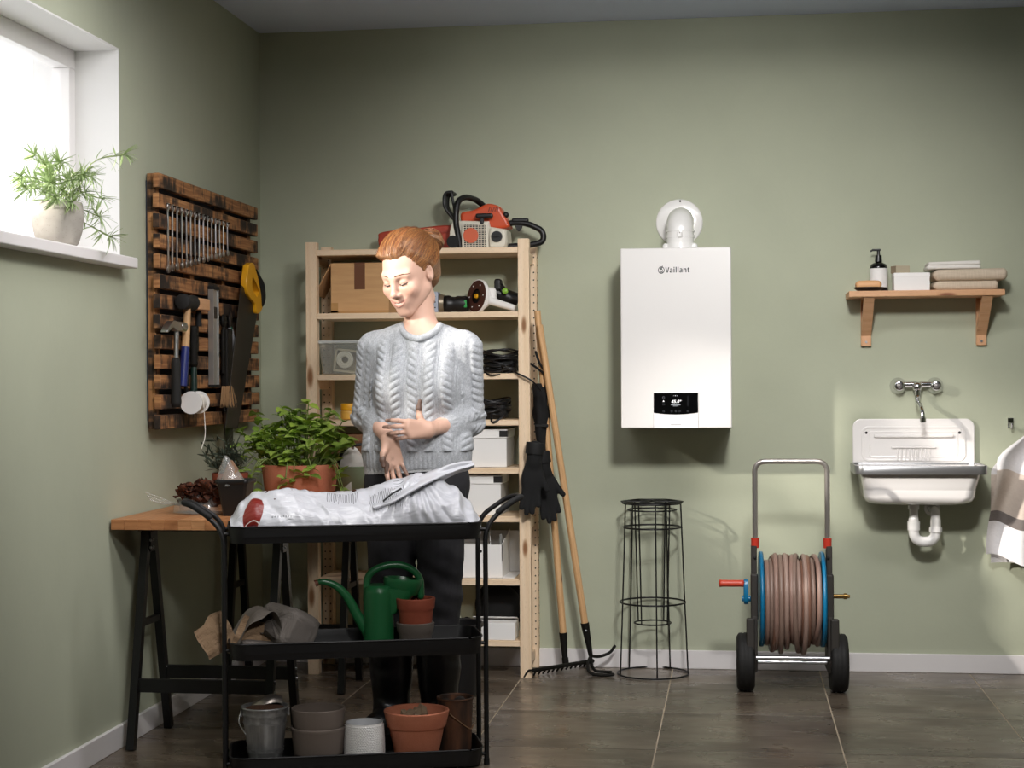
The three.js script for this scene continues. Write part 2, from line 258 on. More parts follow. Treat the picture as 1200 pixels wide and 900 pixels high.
T.leaf = tex(128, 128, (u, v) => { const vein = Math.abs(v - 0.5) < 0.03 ? 26 : 0, s = Math.abs(((u * 7 + Math.abs(v - 0.5) * 4) % 1) - 0.5) < 0.08 ? 12 : 0, n = fbm(u, v, 8, 8, 181, 3) * 30; return [146 + vein + s + n, 180 + vein + s + n, 92 + vein * 0.5 + n * 0.6]; });
const leafMat = (c) => phys({ map: T.leaf, color: c, roughness: 0.5, transmission: 0.28, thickness: 0, side: THREE.DoubleSide });
const LEAVES = [leafMat(0xfff6dc), leafMat(0xe8e8bc), leafMat(0xc8cca4), leafMat(0xfff9c4)];
const needleMat = phys({ color: 0x9db27a, roughness: 0.55, transmission: 0.25, thickness: 0, side: THREE.DoubleSide }), lavenderMat = phys({ color: 0x4a5647, roughness: 0.7, transmission: 0.15, thickness: 0, side: THREE.DoubleSide }), stemMat = plain(0x7f9050, 0.7), woodyMat = plain(0x5a4634, 0.9);
// ---------------------------------------------------------------- the room
const RX = 4.7, RZ = 8.6, H = 2.727, WZ0 = 1.667, WZ1 = 2.92, WY0 = 1.595, WY1 = 2.332;
{
  const floor = struct('floor', box(-0.3, RX + 0.2, -0.12, -0.012, -0.3, RZ + 0.2), M.grout);
  struct('grout', box(0, RX, -0.012, -0.0022, 0, RZ), M.grout, floor);
  const mats = [0xffffff, 0xf2eee9, 0xfbf6ef, 0xe9e6e2].map((c) => std({ map: T.tile, color: c, roughness: 0.62, roughnessMap: T.tileRough, bumpMap: T.tileRough, bumpScale: 0.0004 }));
  const P = 0.6055, G = 0.0045, geos = [0, 1, 2, 3, 4, 5].map((i) => muv(at(new RoundedBoxGeometry(P - G, 0.012, P - G, 1, 0.0012), 0, -0.006, 0), 0, [i * 0.37, i * 0.71]));
  for (let i = -2; i < 6; i++) for (let j = -1; j < 14; j++) {
    const x0 = 1.169 + i * P, z0 = 0.346 + j * P; let g = geos[Math.floor(rnd() * 6)];
    const xa = Math.max(x0, 0), xb = Math.min(x0 + P, RX), za = Math.max(z0, 0), zb = Math.min(z0 + P, RZ); if (xb - xa < 0.02 || zb - za < 0.02) continue;
    const m = mats[Math.floor(rnd() * 4)];
    if (xb - xa < P - 0.001 || zb - za < P - 0.001) { const t = new THREE.Mesh(muv(box(xa + G / 2, xb - G / 2, -0.012, 0, za + G / 2, zb - G / 2, 0.0012), 0, soff()), m); t.name = 'tile'; floor.add(t); continue; }
    const t = new THREE.Mesh(g, m); t.name = 'tile'; t.position.set((xa + xb) / 2, 0, (za + zb) / 2); t.rotation.y = rnd() < 0.5 ? 0 : Math.PI; floor.add(t);
  }
  struct('ceiling', muv(box(-0.3, RX + 0.2, H, H + 0.15, -0.3, RZ + 0.2)), M.ceiling);
  struct('wall_back', muv(box(-0.3, RX + 0.2, 0, H, -0.3, 0)), M.wall);
  struct('wall_right', muv(box(RX, RX + 0.2, 0, H, 0, RZ)), M.wall);
  struct('wall_front', muv(box(-0.3, RX + 0.2, 0, H, RZ, RZ + 0.2)), M.wall);
  struct('wall_left', [box(-0.3, 0, 0, H, 0, WZ0), box(-0.3, 0, 0, H, WZ1, RZ), box(-0.3, 0, 0, WY0, WZ0, WZ1), box(-0.3, 0, WY1, H, WZ0, WZ1)].map((g) => muv(g)), M.wall);
  // window in the left wall: plaster reveal, plastic frame, pane and sill
  const w = struct('window_1', [box(-0.3, 0.001, WY1 - 0.006, WY1, WZ0, WZ1), box(-0.3, 0.001, WY0, WY1, WZ0, WZ0 + 0.006), box(-0.3, 0.001, WY0, WY1, WZ1 - 0.006, WZ1)].map((g) => muv(g)), M.plaster);
  const fx0 = -0.21, fx1 = -0.15, fw = 0.062;
  const a = [WZ0 + 0.006, WZ1 - 0.006, WY0 + 0.03, WY1 - 0.006];
  struct('window_frame', [box(fx0, fx1, a[3] - fw, a[3], a[0], a[1], 0.004), box(fx0, fx1, a[2], a[2] + fw * 0.55, a[0], a[1], 0.004), box(fx0, fx1, a[2] + fw * 0.55, a[3] - fw, a[0], a[0] + fw * 0.8, 0.004), box(fx0, fx1, a[2] + fw * 0.55, a[3] - fw, a[1] - fw, a[1], 0.004)], M.pvc, w);
  struct('pane', box(-0.184, -0.181, a[2] + 0.02, a[3] - 0.03, a[0] + 0.02, a[1] - 0.03), phys({ color: 0xffffff, roughness: 0.02, transmission: 1, thickness: 0 }), w);
  struct('sill', muv(box(-0.2, 0.062, 1.594, 1.63, WZ0 - 0.004, WZ1 + 0.03, 0.005)), M.trim, w);
  struct('baseboard_back', box(0.016, RX, 0, 0.077, 0, 0.016, 0.003), M.trim);
  struct('baseboard_left', box(0, 0.016, 0, 0.077, 0, RZ, 0.003), M.trim);
  struct('baseboard_right', box(RX - 0.016, RX, 0, 0.077, 0.016, RZ, 0.003), M.trim);
  const LL = ['above the boiler', 'above the worktable'];
  UNSEEN_PANELS.forEach(([x, z, power], i) => {
    const t = thing('unseen_ceiling_light', 'unseen flat ceiling light panel placed to light the room from ' + LL[i], 'lamp', [x, H, z]);
    part('frame', [box(-0.62, 0.62, -0.1, -0.06, -0.2, -0.18, 0.003), box(-0.62, 0.62, -0.1, -0.06, 0.18, 0.2, 0.003), box(-0.62, -0.6, -0.1, -0.06, -0.18, 0.18, 0.003), box(0.6, 0.62, -0.1, -0.06, -0.18, 0.18, 0.003), box(-0.62, 0.62, -0.066, -0.06, -0.2, 0.2)], M.white, t);
    part('diffuser', box(-0.6, 0.6, -0.09, -0.086, -0.18, 0.18), std({ color: 0xffffff, roughness: 0.6, emissive: 0xfff6ea, emissiveIntensity: 1.2 }), t);
    for (const s of [-0.4, 0.4]) part('hanger', rod([s, -0.06, 0], [s, 0.0, 0], 0.008), M.white, t);
    const l = new THREE.RectAreaLight(0xfffdff, power, 1.2, 0.36); l.position.set(x, H - 0.094, z); l.rotation.set(-Math.PI / 2, 0, 0); scene.add(l);
  });
  UNSEEN_SPOTS.forEach(([p, q, half, power], i) => {
    const t = thing('unseen_ceiling_spot', ['unseen round ceiling spotlight placed to light the boiler wall', 'unseen round ceiling spotlight placed to light the wall under the window', 'unseen round ceiling spotlight placed to light the trolley'][i], 'lamp', [p[0], H, p[2]]);
    const dir = V(...q).sub(V(...p)).normalize(), qn = new THREE.Quaternion().setFromUnitVectors(V(0, 0, 1), dir), place = (g) => g.applyQuaternion(qn).translate(0, p[1] - H, 0);
    part('base_plate', cyl(0.05, 0.05, 0.012, 0, -0.006, 0), M.white, t); part('arm', rod([0, -0.01, 0], [0, p[1] - H + 0.03, 0], 0.008), M.white, t);
    part('housing', place(join([at(cyl(0.1, 0.07, 0.1, 0, 0, 0, 32, true), 0, 0, -0.05, Math.PI / 2), at(cyl(0.07, 0.07, 0.006, 0, 0, 0, 32), 0, 0, -0.1, Math.PI / 2)])), M.white, t);
    part('lens', place(at(cyl(0.095, 0.095, 0.006, 0, 0, 0, 32), 0, 0, -0.03, Math.PI / 2)), std({ color: 0xffffff, emissive: 0xfff8ee, emissiveIntensity: 1.5 }), t);
    const l = new THREE.SpotLight(0xfffdfa, power, 0, D(half), 1, 2); l.position.set(...p).addScaledVector(dir, 0.03); l.target.position.set(...q); l.shadow.radius = 9; scene.add(l, l.target);
  });
  UNSEEN_YARD_LAMPS.forEach(([p, q, half, power, pen], i) => {
    const t = thing('unseen_flood_lamp', ['unseen floodlight outside the window placed to light the woman', 'unseen floodlight outside the window placed to light the sink'][i], 'lamp', [p[0], 0, p[2]]);
    const dir = V(...q).sub(V(...p)).normalize(), qn = new THREE.Quaternion().setFromUnitVectors(V(0, 0, 1), dir), place = (g) => g.applyQuaternion(qn).translate(0, p[1], 0);
    part('pole', rod([0, 0, 0], [0, p[1] - 0.06, 0], 0.02), M.black, t);
    part('foot', cyl(0.14, 0.13, 0.03, 0, 0.015, 0), M.black, t);
    part('housing', place(join([cyl(0.05, 0.09, 0.12, 0, 0, 0, 24, true).applyMatrix4(new THREE.Matrix4().makeRotationX(Math.PI / 2)).translate(0, 0, -0.02), cyl(0.05, 0.05, 0.01, 0, 0, 0).applyMatrix4(new THREE.Matrix4().makeRotationX(Math.PI / 2)).translate(0, 0, -0.08)])), M.black, t);
    part('lens', place(cyl(0.06, 0.06, 0.006, 0, 0, 0).applyMatrix4(new THREE.Matrix4().makeRotationX(Math.PI / 2)).translate(0, 0, 0.0)), std({ color: 0xffffff, emissive: 0xfff4e2, emissiveIntensity: 2 }), t);
    const l = new THREE.SpotLight(0xfff8ee, power, 0, D(half), pen, 2); l.position.set(...p).addScaledVector(dir, 0.05); l.target.position.set(...q); l.shadow.radius = 4; scene.add(l, l.target);
  });
}
// ---------------------------------------------------------------- plant on the window sill
{
  const t = thing('potted_plant', 'narrow-leaved green plant in a round concrete pot on the white window sill', 'plant', [-0.022, 1.63, 2.13]);
  part('pot', lathe([[0, 0], [0.05, 0], [0.062, 0.012], [0.074, 0.05], [0.079, 0.09], [0.076, 0.128], [0.073, 0.138], [0.067, 0.138], [0.069, 0.12], [0.0, 0.118]]), M.concrete, t);
  part('soil', lathe([[0.068, 0.119], [0.04, 0.124], [0, 0.126]].reverse().map((p) => p), 0, 0, 0, 20), M.soil, t);
  const stems = [], heads = [];
  const tips = [[0.16, 0.30, -0.14], [0.03, 0.24, -0.20], [0.12, 0.04, -0.13], [0.1, 0.1, -0.09], [-0.02, 0.27, 0.12], [-0.04, 0.2, 0.17], [-0.1, 0.2, 0.02], [0.02, 0.26, 0.02], [0.06, 0.2, 0.05], [-0.05, 0.26, -0.06], [0.06, 0.24, -0.07], [0.02, 0.19, 0.1], [0.08, 0.17, -0.02], [0.05, 0.14, 0.12], [-0.02, 0.16, 0.18], [0.1, 0.16, -0.11], [-0.08, 0.16, -0.1], [0.03, 0.16, -0.04], [0.0, 0.21, 0.07], [0.09, 0.22, 0.02], [0.07, 0.13, 0.06], [0.04, 0.18, 0.15]];
  const needle = (len) => sheet(3, 2, (u, v) => { const w = 0.0034 * Math.sin(Math.PI * Math.pow(u * 0.96 + 0.02, 0.7)); return [u * len, -0.25 * u * u * len + Math.abs(v - 0.5) * 0.002, (v - 0.5) * 2 * w]; });
  for (const tip of tips) {
    const a = [tip[0] * 0.2, 0.11, tip[2] * 0.2], mid = [tip[0] * 0.5, 0.11 + (tip[1] - 0.11) * 0.7 + 0.02, tip[2] * 0.5];
    stems.push(tube([a, mid, tip], 0.0016, 10, 5));
    const c = new THREE.CatmullRomCurve3([V(...a), V(...mid), V(...tip)]), ax = c.getTangent(1), bits = [];
    for (let k = 0; k < 34; k++) {
      const s = k < 16 ? 1 - 0.02 * rnd() : rr(0.42, 1), p = c.getPoint(s), out = V(rr(-1, 1), rr(-1, 1), rr(-1, 1)).normalize(), dir = out.addScaledVector(ax, 0.55).normalize();
      const g = needle(rr(0.035, 0.06)); g.applyQuaternion(new THREE.Quaternion().setFromUnitVectors(V(1, 0, 0), dir)); g.translate(p.x, p.y, p.z); bits.push(g);
    }
    heads.push(bits);
  }
  part('stem', stems, stemMat, t);
  const f = part('foliage', heads.flat(), needleMat, t); f.userData.kind = 'stuff';
}
// ---------------------------------------------------------------- slatted tool board
{
  const b = thing('pallet_board', 'scorched brown slatted wooden tool board hanging on the green left wall', 'tool board', [0, 0, 0]);
  part('backing_panel', box(0.001, 0.006, 1.08, 1.92, 0.27, 1.42), M.slate, b);
  for (const z of [1.40, 1.02, 0.64, 0.285]) part('rail', muv(box(0.006, 0.034, 1.05, 1.945, z - 0.022, z + 0.022, 0.003), 1, soff()), M.burnt, b);
  for (let i = 0; i < 13; i++) {
    const y = 1.918 - i * 0.0703, z1 = 1.445 + rr(-0.004, 0.004), z0 = 0.24 + rr(-0.006, 0.01);
    const full = ![6, 7, 8, 9].includes(i) ? [[z0, z1]] : [[z0, z1]];
    for (const [a, c] of full) part('slat', muv(box(0.034, 0.06 + rr(-0.002, 0.002), y - 0.0255, y + 0.0255, a, c, 0.004), 2, soff()), M.burnt, b);
  }
  const X = 0.0625, nails = [];
  // spanners
  function spanner(L) {
    const k = 0.55 + 0.45 * L / 0.241, g = [];
    g.push(slab(poly(circle(0.0125 * k, 24), [circle(0.0078 * k, 12)]), 0.007 * k, 0.001));
    g.push(slab(poly([[-0.0042 * k, -0.011 * k], [0.0042 * k, -0.011 * k], [0.0052 * k, -L + 0.035 * k], [-0.0052 * k, -L + 0.035 * k]]), 0.0048 * k, 0.001));
    const jaw = []; for (let i = 0; i <= 16; i++) { const a = D(50 + i * 260 / 16) + Math.PI / 2 + Math.PI; jaw.push([Math.cos(a) * 0.0155 * k, Math.sin(a) * 0.0155 * k]); }
    const q = D(15); g.push(slab(poly([...jaw.reverse(), [-0.0072 * k, -0.012 * k], [-0.0072 * k, 0.002 * k], [0.0072 * k, 0.002 * k], [0.0072 * k, -0.012 * k]]), 0.0065 * k, 0.001).rotateZ(q).translate(0, -L + 0.024 * k, 0));
    return join(g).rotateY(Math.PI / 2);
  }
  const ord = ['longest', 'second longest', 'third longest', 'fourth longest', 'fifth longest', 'sixth longest', 'seventh longest', 'middle', 'seventh shortest', 'sixth shortest', 'fifth shortest', 'fourth shortest', 'third shortest', 'second shortest', 'shortest'];
  for (let i = 0; i < 15; i++) {
    const s = i / 14, L = lerp(0.245, 0.132, s), z = lerp(1.378, 0.686, s), y = 1.832;
    const m = single('spanner', ord[i] + ' steel spanner in the row hanging on the scorched slat board', 'spanner', spanner(L), M.steel, 'steel spanners hanging in a row on the slat board');
    m.position.set(X + 0.001, y, z); m.rotation.x = rr(-0.03, 0.03); nails.push(rod([0.05, y + 0.006, z], [0.078, y + 0.006, z], 0.002, 0.002, 6));
  }
  const nl = part('nail', nails, M.steelDark, b); nl.userData.kind = 'stuff';
  // rubber mallet
  let t = thing('rubber_mallet', 'black rubber mallet with wooden handle dipped blue, hanging on the slat board', 'mallet', [X, 1.5, 1.25]);
  part('head', at(lathe([[0, -0.062], [0.025, -0.062], [0.029, -0.052], [0.025, 0], [0.029, 0.052], [0.025, 0.062], [0, 0.062]], 0, 0, 0, 28), 0.03, 0, 0, Math.PI / 2, 0, 0), M.rubber, t);
  part('handle', rod([0.03, 0.0, 0], [0.024, -0.16, 0.008], 0.0125, 0.0145), M.handle, t);
  part('grip', rod([0.024, -0.16, 0.008], [0.02, -0.3, 0.03], 0.015, 0.016), M.navy, t, 'blue dipped grip');
  // claw hammer
  t = thing('claw_hammer', 'steel-shafted claw hammer with black rubber grip, hanging left of the mallet', 'hammer', [X, 1.41, 1.37]);
  part('head', [at(lathe([[0, 0], [0.017, 0], [0.019, 0.004], [0.016, 0.02], [0.013, 0.035], [0.017, 0.05], [0.0, 0.052]], 0, 0, 0, 20), 0.03, 0.0, -0.075, Math.PI / 2, 0, 0), rbox(0.028, 0.034, 0.05, 0.03, 0, 0, 0.006), at(slab(smoothPoly([[0.0, 0.016], [0.05, 0.016], [0.105, -0.016], [0.1, -0.024], [0.05, -0.006], [0, -0.014]]), 0.026, 0.002), 0.043, 0, 0.02, 0, -Math.PI / 2, 0)], M.steel, t);
  part('shaft', rod([0.03, 0, 0], [0.03, -0.11, 0.008], 0.009), M.steel, t);
  part('grip', lathe([[0, 0], [0.016, 0], [0.019, 0.02], [0.016, 0.08], [0.017, 0.15], [0.012, 0.175], [0, 0.175]], 0.03, -0.285, 0.01, 20), M.rubber, t);
  // dark hand tools between the mallet and the level
  const ribbed = (L, r) => { const p = [[0, 0]]; for (let i = 0; i <= 12; i++) p.push([r * (i % 2 ? 1 : 0.8), L * i / 12]); p.push([0, L]); return lathe(p, 0, 0, 0, 16); };
  for (const [z, y, L, label, hl, hm] of [[1.24, 1.27, 0.17, 'black ribbed file hanging directly right of the mallet handle', 0.07, M.blackMatte], [1.15, 1.27, 0.15, 'black ribbed rasp with a long dark green handle, hanging beside the file', 0.145, plain(0x0e2a24, 0.45)]]) {
    t = thing('file', label, 'file', [X, y, z]);
    part('blade', at(ribbed(L, 0.017), 0.018, 0, 0), M.castIron, t);
    part('handle', lathe([[0, 0], [0.011, 0], [0.014, 0.02], [0.011, hl], [0, hl]], 0.018, -hl, 0, 16), hm, t);
    if (z > 1.2) part('tail', rod([0.018, -hl, 0], [0.012, -hl - 0.09, -0.06], 0.006), M.blackMatte, t);
  }
  t = thing('chisel', 'thin black chisel hanging beside the aluminium level', 'chisel', [X, 1.4, 1.072]);
  part('blade', box(0.004, 0.01, -0.075, 0.02, -0.009, 0.009, 0.002), M.castIron, t); part('handle', rod([0.012, 0.02, 0], [0.012, 0.085, 0], 0.012, 0.01), M.blackMatte, t);
  t = thing('sanding_block', 'small brown wooden sanding block on the slat board beside the mallet head', 'sanding block', [X, 1.5, 1.09]);
  part('body', muv(box(0, 0.04, -0.022, 0.022, -0.07, 0.06, 0.005), 2, soff()), M.shelfOak, t);
  // aluminium level
  t = thing('spirit_level', 'long silver aluminium level hanging upright on the slat board', 'level', [X, 1.2, 0.89]);
  part('rail', [box(0, 0.022, 0, 0.37, -0.034, -0.028, 0.001), box(0, 0.022, 0, 0.37, 0.028, 0.034, 0.001), box(0.008, 0.016, 0, 0.37, -0.028, 0.028)], M.alu, t);
  part('end_cap', [box(-0.0, 0.024, 0.365, 0.378, -0.036, 0.036, 0.002), box(0.0, 0.024, -0.004, 0.004, -0.036, 0.036, 0.002)], M.blackMatte, t);
  part('vial', [box(0.006, 0.02, 0.255, 0.3, -0.02, 0.02, 0.003)], M.blackSatin, t);
  // pliers
  t = thing('secateurs', 'grey-handled garden secateurs hanging between the level and the saw', 'secateurs', [X, 1.39, 0.69]);
  part('handle', tube([[0.014, 0.03, 0.01], [0.016, -0.02, 0.045], [0.014, -0.1, 0.04]], 0.0085, 16), plain(0x77777a, 0.4), t);
  part('handle', tube([[0.014, 0.03, -0.01], [0.016, -0.02, -0.035], [0.014, -0.09, -0.055]], 0.0085, 16), plain(0x97979a, 0.4), t);
  part('blade', at(slab(smoothPoly([[-0.012, 0], [0.012, 0], [0.02, 0.05], [0.0, 0.08], [-0.016, 0.05]]), 0.008, 0.002), 0.01, 0.02, 0, 0, Math.PI / 2, 0), M.steelDark, t);
  part('pivot', at(cyl(0.01, 0.01, 0.014, 0, 0, 0, 16), 0.014, 0.03, 0, 0, 0, Math.PI / 2), plain(0x0f5a46, 0.4), t);
  t = thing('pincers', 'black pincers hanging open beside the secateurs', 'pincers', [X, 1.37, 0.775]);
  part('handle', [tube([[0.014, 0.06, 0], [0.016, 0.0, 0.02], [0.014, -0.12, 0.012]], 0.007, 16), tube([[0.014, 0.06, 0], [0.016, 0.0, -0.02], [0.014, -0.12, -0.012]], 0.007, 16)], M.castIron, t);
  part('jaw', ball(0.022, 0.014, 0.08, 0, 0.5, 1.2, 1.1), M.castIron, t);
  // handsaw: points are (z toward the camera, height)
  t = thing('handsaw', 'hand saw with yellow and black handle hanging at the right end of the slat board', 'saw', [X, 0, 0]);
  const zy = (pts) => pts.map(([z, y]) => [-z, y]);
  const prof = (shape, th, x) => at(slab(shape, th, Math.min(0.004, th / 3)), x, 0, 0, 0, Math.PI / 2, 0);
  part('blade', prof(poly(zy([[0.6, 1.6], [0.345, 1.545], [0.655, 1.03], [0.815, 1.035]])), 0.0016, 0.03), plain(0x3a3632, 0.35, { metalness: 0.7 }), t);
  const sz = (p) => zy(p.map(([z, y]) => [0.43 + (z - 0.43) * 0.84, 1.592 + (y - 1.592) * 0.84]));
  part('handle', prof(smoothPoly(sz([[0.55, 1.70], [0.47, 1.715], [0.40, 1.66], [0.32, 1.63], [0.29, 1.56], [0.34, 1.49], [0.42, 1.475], [0.45, 1.52], [0.56, 1.56], [0.585, 1.62]]), 80, [sz([[0.49, 1.655], [0.43, 1.625], [0.38, 1.58], [0.42, 1.55], [0.5, 1.59]])]), 0.026, 0.018), M.yellow, t, 'yellow handle');
  part('handle_insert', prof(smoothPoly(sz([[0.43, 1.69], [0.36, 1.66], [0.29, 1.62], [0.275, 1.55], [0.33, 1.51], [0.35, 1.57], [0.38, 1.62]]), 60), 0.032, 0.015), M.blackMatte, t, 'black grip insert');
  // spool
  t = thing('string_spool', 'white spool of string hanging on the slat board, loose end dangling', 'spool', [X + 0.042, 1.14, 1.21]);
  for (const s of [-1, 1]) part('flange', at(cyl(0.041, 0.041, 0.005, 0, 0, 0, 32), 0, 0, s * 0.042, Math.PI / 2), M.white, t);
  { const p = [[0, -0.04]]; for (let i = 0; i <= 24; i++) p.push([0.031 + 0.0016 * (i % 2), -0.04 + 0.08 * i / 24]); p.push([0, 0.04]); part('winding', at(lathe(p, 0, 0, 0, 28), 0, 0, 0, Math.PI / 2), plain(0xf0ebe2, 0.8), t); }
  part('string', tube([[0.031, 0.01, 0.0], [0.034, -0.06, -0.005], [0.04, -0.12, 0.01], [0.035, -0.165, 0.035]], 0.0016, 24, 6), plain(0xf0ebe2, 0.8), t);
  part('peg', rod([-0.042, 0.035, 0], [0.004, 0.035, 0], 0.003), M.steelDark, t);
  // brush and trowel
  t = thing('hand_brush', 'dusting brush with pale natural bristles hanging below the saw', 'brush', [X, 1.12, 0.74]);
  part('handle', muv(box(0.0, 0.03, 0.075, 0.3, -0.035, 0.035, 0.008), 1), M.castIron, t);
  { const g = []; for (let i = 0; i < 260; i++) { const z = rr(-0.05, 0.05), x = rr(0.004, 0.032), k = rr(0.06, 0.085); g.push(rod([x, 0.078, z * 0.7], [x + rr(-0.008, 0.012), 0.078 - k, z * 1.25], 0.0012, 0.0008, 4)); } const m = part('bristles', g, plain(0xb08a62, 0.9), t); m.userData.kind = 'stuff'; }
  t = thing('garden_trowel', 'dark steel garden trowel hanging upside down under the slat board', 'trowel', [X, 1.0, 0.77]);
  part('blade', sheet(14, 10, (u, v) => { const w = 0.052 * Math.pow(Math.sin(Math.PI * clamp(u * 0.85 + 0.12, 0, 1)), 0.6), a = (v - 0.5) * 2; return [0.012 + 0.02 * a * a, 0.1 - u * 0.2, a * w]; }), plain(0x6a645e, 0.3, { metalness: 0.9, side: THREE.DoubleSide }), t);
  part('shank', rod([0.014, 0.1, 0], [0.012, 0.16, 0], 0.006), M.steelDark, t);
}
function circle(r, n, cx = 0, cy = 0) { const o = []; for (let i = 0; i < n; i++) o.push([cx + Math.cos(i / n * 2 * Math.PI) * r, cy + Math.sin(i / n * 2 * Math.PI) * r]); return o; }
// ---------------------------------------------------------------- worktable on trestles
const TT = 0.765, TX1 = 0.6, TZ0 = 0.33, TZ1 = 1.79;
{
  const t = thing('worktable_top', 'butcher-block worktable top resting on black trestles along the left wall', 'table top', [0.01, TT - 0.034, TZ0]);
  const n = 13, w = (TX1 - 0.01) / n, mats = [0xffffff, 0xf4e2d0, 0xe8cfb8, 0xfff0e0, 0xdcbfa6].map((c) => std({ map: T.oak, color: c, roughness: 0.45 }));
  for (let i = 0; i < n; i++) part('stave', muv(box(i * w, (i + 1) * w - 0.0004, 0, 0.034, 0, TZ1 - TZ0, 0.0012), 2, soff()), mats[Math.floor(rnd() * 5)], t);
  for (const [i, z, label] of [[0, 1.57, 'black A-frame trestle under the front end of the worktable'], [1, 0.56, 'black A-frame trestle under the far end of the worktable']]) {
    const k = thing('trestle', label, 'trestle', [0.06, 0, z], 0, undefined), top = TT - 0.035, W = 0.46, sp = i ? 0.16 : 0.185;
    part('beam', box(-0.03, W + 0.03, top - 0.02, top, -0.03, 0.03, 0.002), M.black, k);
    for (const x of [0, W]) {
      for (const s of [-1, 1]) { const a = V(x, top - 0.02, s * 0.024), b = V(x, 0, s * sp), g = new THREE.BoxGeometry(0.026, a.distanceTo(b), 0.03); g.applyQuaternion(new THREE.Quaternion().setFromUnitVectors(V(0, 1, 0), a.clone().sub(b).normalize())); const m = a.add(b).multiplyScalar(0.5); part('leg', g.translate(m.x, m.y + 0.002, m.z), M.black, k); }
      part('rung', box(x - 0.01, x + 0.01, 0.395, 0.415, -sp * 0.48, sp * 0.48), M.black, k);
      part('bracket', box(x - 0.018, x + 0.018, top - 0.09, top - 0.02, -0.035, 0.035, 0.003), M.black, k);
      const bo = []; for (const s of [-1, 1]) for (const y of [0.19, 0.225]) bo.push(ball(0.005, x + 0.014, y, s * (sp * 0.74 - (y - 0.2) * 0.2), 1, 1, 1, 8)); for (const y of [top - 0.05, top - 0.075]) for (const s of [-0.012, 0.012]) bo.push(ball(0.005, x + 0.018 + (x ? 0 : 0.0), y, s + 0.024, 1, 1, 1, 8)); part('bolt', bo, M.steel, k);
    }
    for (const s of [-1, 1]) part('stretcher', box(0.005, W - 0.005, 0.185, 0.23, s * sp * 0.74 - 0.009, s * sp * 0.74 + 0.009, 0.002), M.black, k);
  }
}
// ---------------------------------------------------------------- things on the worktable
function leafGeo(L, w, curl, n = 5) { return sheet(n, 4, (u, v) => { const ww = w * Math.pow(Math.sin(Math.PI * Math.pow(u * 0.97 + 0.015, 0.78)), 0.8), a = (v - 0.5) * 2; return [u * L, -curl * u * u * L + 0.32 * Math.abs(a) * ww * 0.6 + 0.02 * L * Math.sin(u * 9) * Math.abs(a), a * ww, u, v]; }); }
{
  // terracotta bowl with basil
  const cx = 0.335, cz = 0.62, t = thing('herb_bowl', 'wide terracotta bowl of green leafy herbs on the worktable', 'potted herbs', [cx, TT, cz]);
  part('bowl', lathe([[0, 0.0], [0.128, 0.0], [0.132, 0.004], [0.132, 0.014], [0.138, 0.016], [0.149, 0.1], [0.152, 0.122], [0.147, 0.124], [0.14, 0.118], [0.135, 0.09], [0, 0.09]], 0, 0, 0, 56), M.terra, t);
  part('soil', ball(0.137, 0, 0.088, 0, 1, 0.12, 1, 28), M.soil, t);
  const gs = [leafGeo(0.044, 0.018, 0.35), leafGeo(0.038, 0.0155, 0.15), leafGeo(0.048, 0.02, 0.6), leafGeo(0.03, 0.013, 0.3)], stems = [];
  const spots = [];
  for (let i = 0; i < 74; i++) { const a = rnd() * 6.283, r = Math.sqrt(rnd()), h = 0.16 + 0.16 * (1 - r * r * 0.7) * rr(0.7, 1.1); spots.push([Math.cos(a) * r * 0.205, h, Math.sin(a) * r * 0.15]); }
  for (let i = 0; i < 26; i++) { const a = rnd() * 6.283; spots.push([Math.cos(a) * rr(0.08, 0.17), rr(0.13, 0.2), Math.sin(a) * rr(0.08, 0.15)]); }
  spots.push([0.05, 0.36, 0.05], [-0.07, 0.345, 0], [-0.02, 0.33, 0.06], [-0.23, 0.26, 0.05], [-0.21, 0.2, 0.1], [-0.23, 0.14, 0.08], [-0.12, 0.12, 0.17], [0.18, 0.29, 0.03], [0.2, 0.22, 0.04], [-0.17, 0.32, 0.02], [0.12, 0.33, -0.02], [-0.15, 0.08, 0.16], [-0.17, 0.05, 0.14], [0.02, 0.1, 0.165], [-0.01, 0.075, 0.175], [0.19, 0.1, 0.08], [0.19, 0.03, 0.1], [0.205, -0.0 + 0.03, 0.12], [0.09, 0.11, 0.16], [-0.2, 0.1, 0.1]);
  for (const p of spots) {
    const b = [p[0] * 0.45, 0.09, p[2] * 0.45]; stems.push(tube([b, [p[0] * 0.75, Math.max(p[1] * 0.75, 0.15), p[2] * 0.8], p], 0.0022, 8, 5));
    const n = 6; for (let k = 0; k < n; k++) {
      const m = new THREE.Mesh(gs[Math.floor(rnd() * 4)], LEAVES[Math.floor(rnd() * 4)]); m.name = 'leaf';
      const lay = k < 3 ? 0 : 1; m.position.set(p[0] * (1 - 0.08 * lay) + rr(-0.006, 0.006), p[1] - lay * 0.025 + rr(-0.004, 0.004), p[2] * (1 - 0.08 * lay) + rr(-0.006, 0.006));
      m.rotation.set(rr(-0.5, 0.5), k * 2.1 + rr(-0.4, 0.4), rr(-0.2, 0.75), 'YXZ'); t.add(m);
    }
  }
  part('stem', stems, stemMat, t);
}
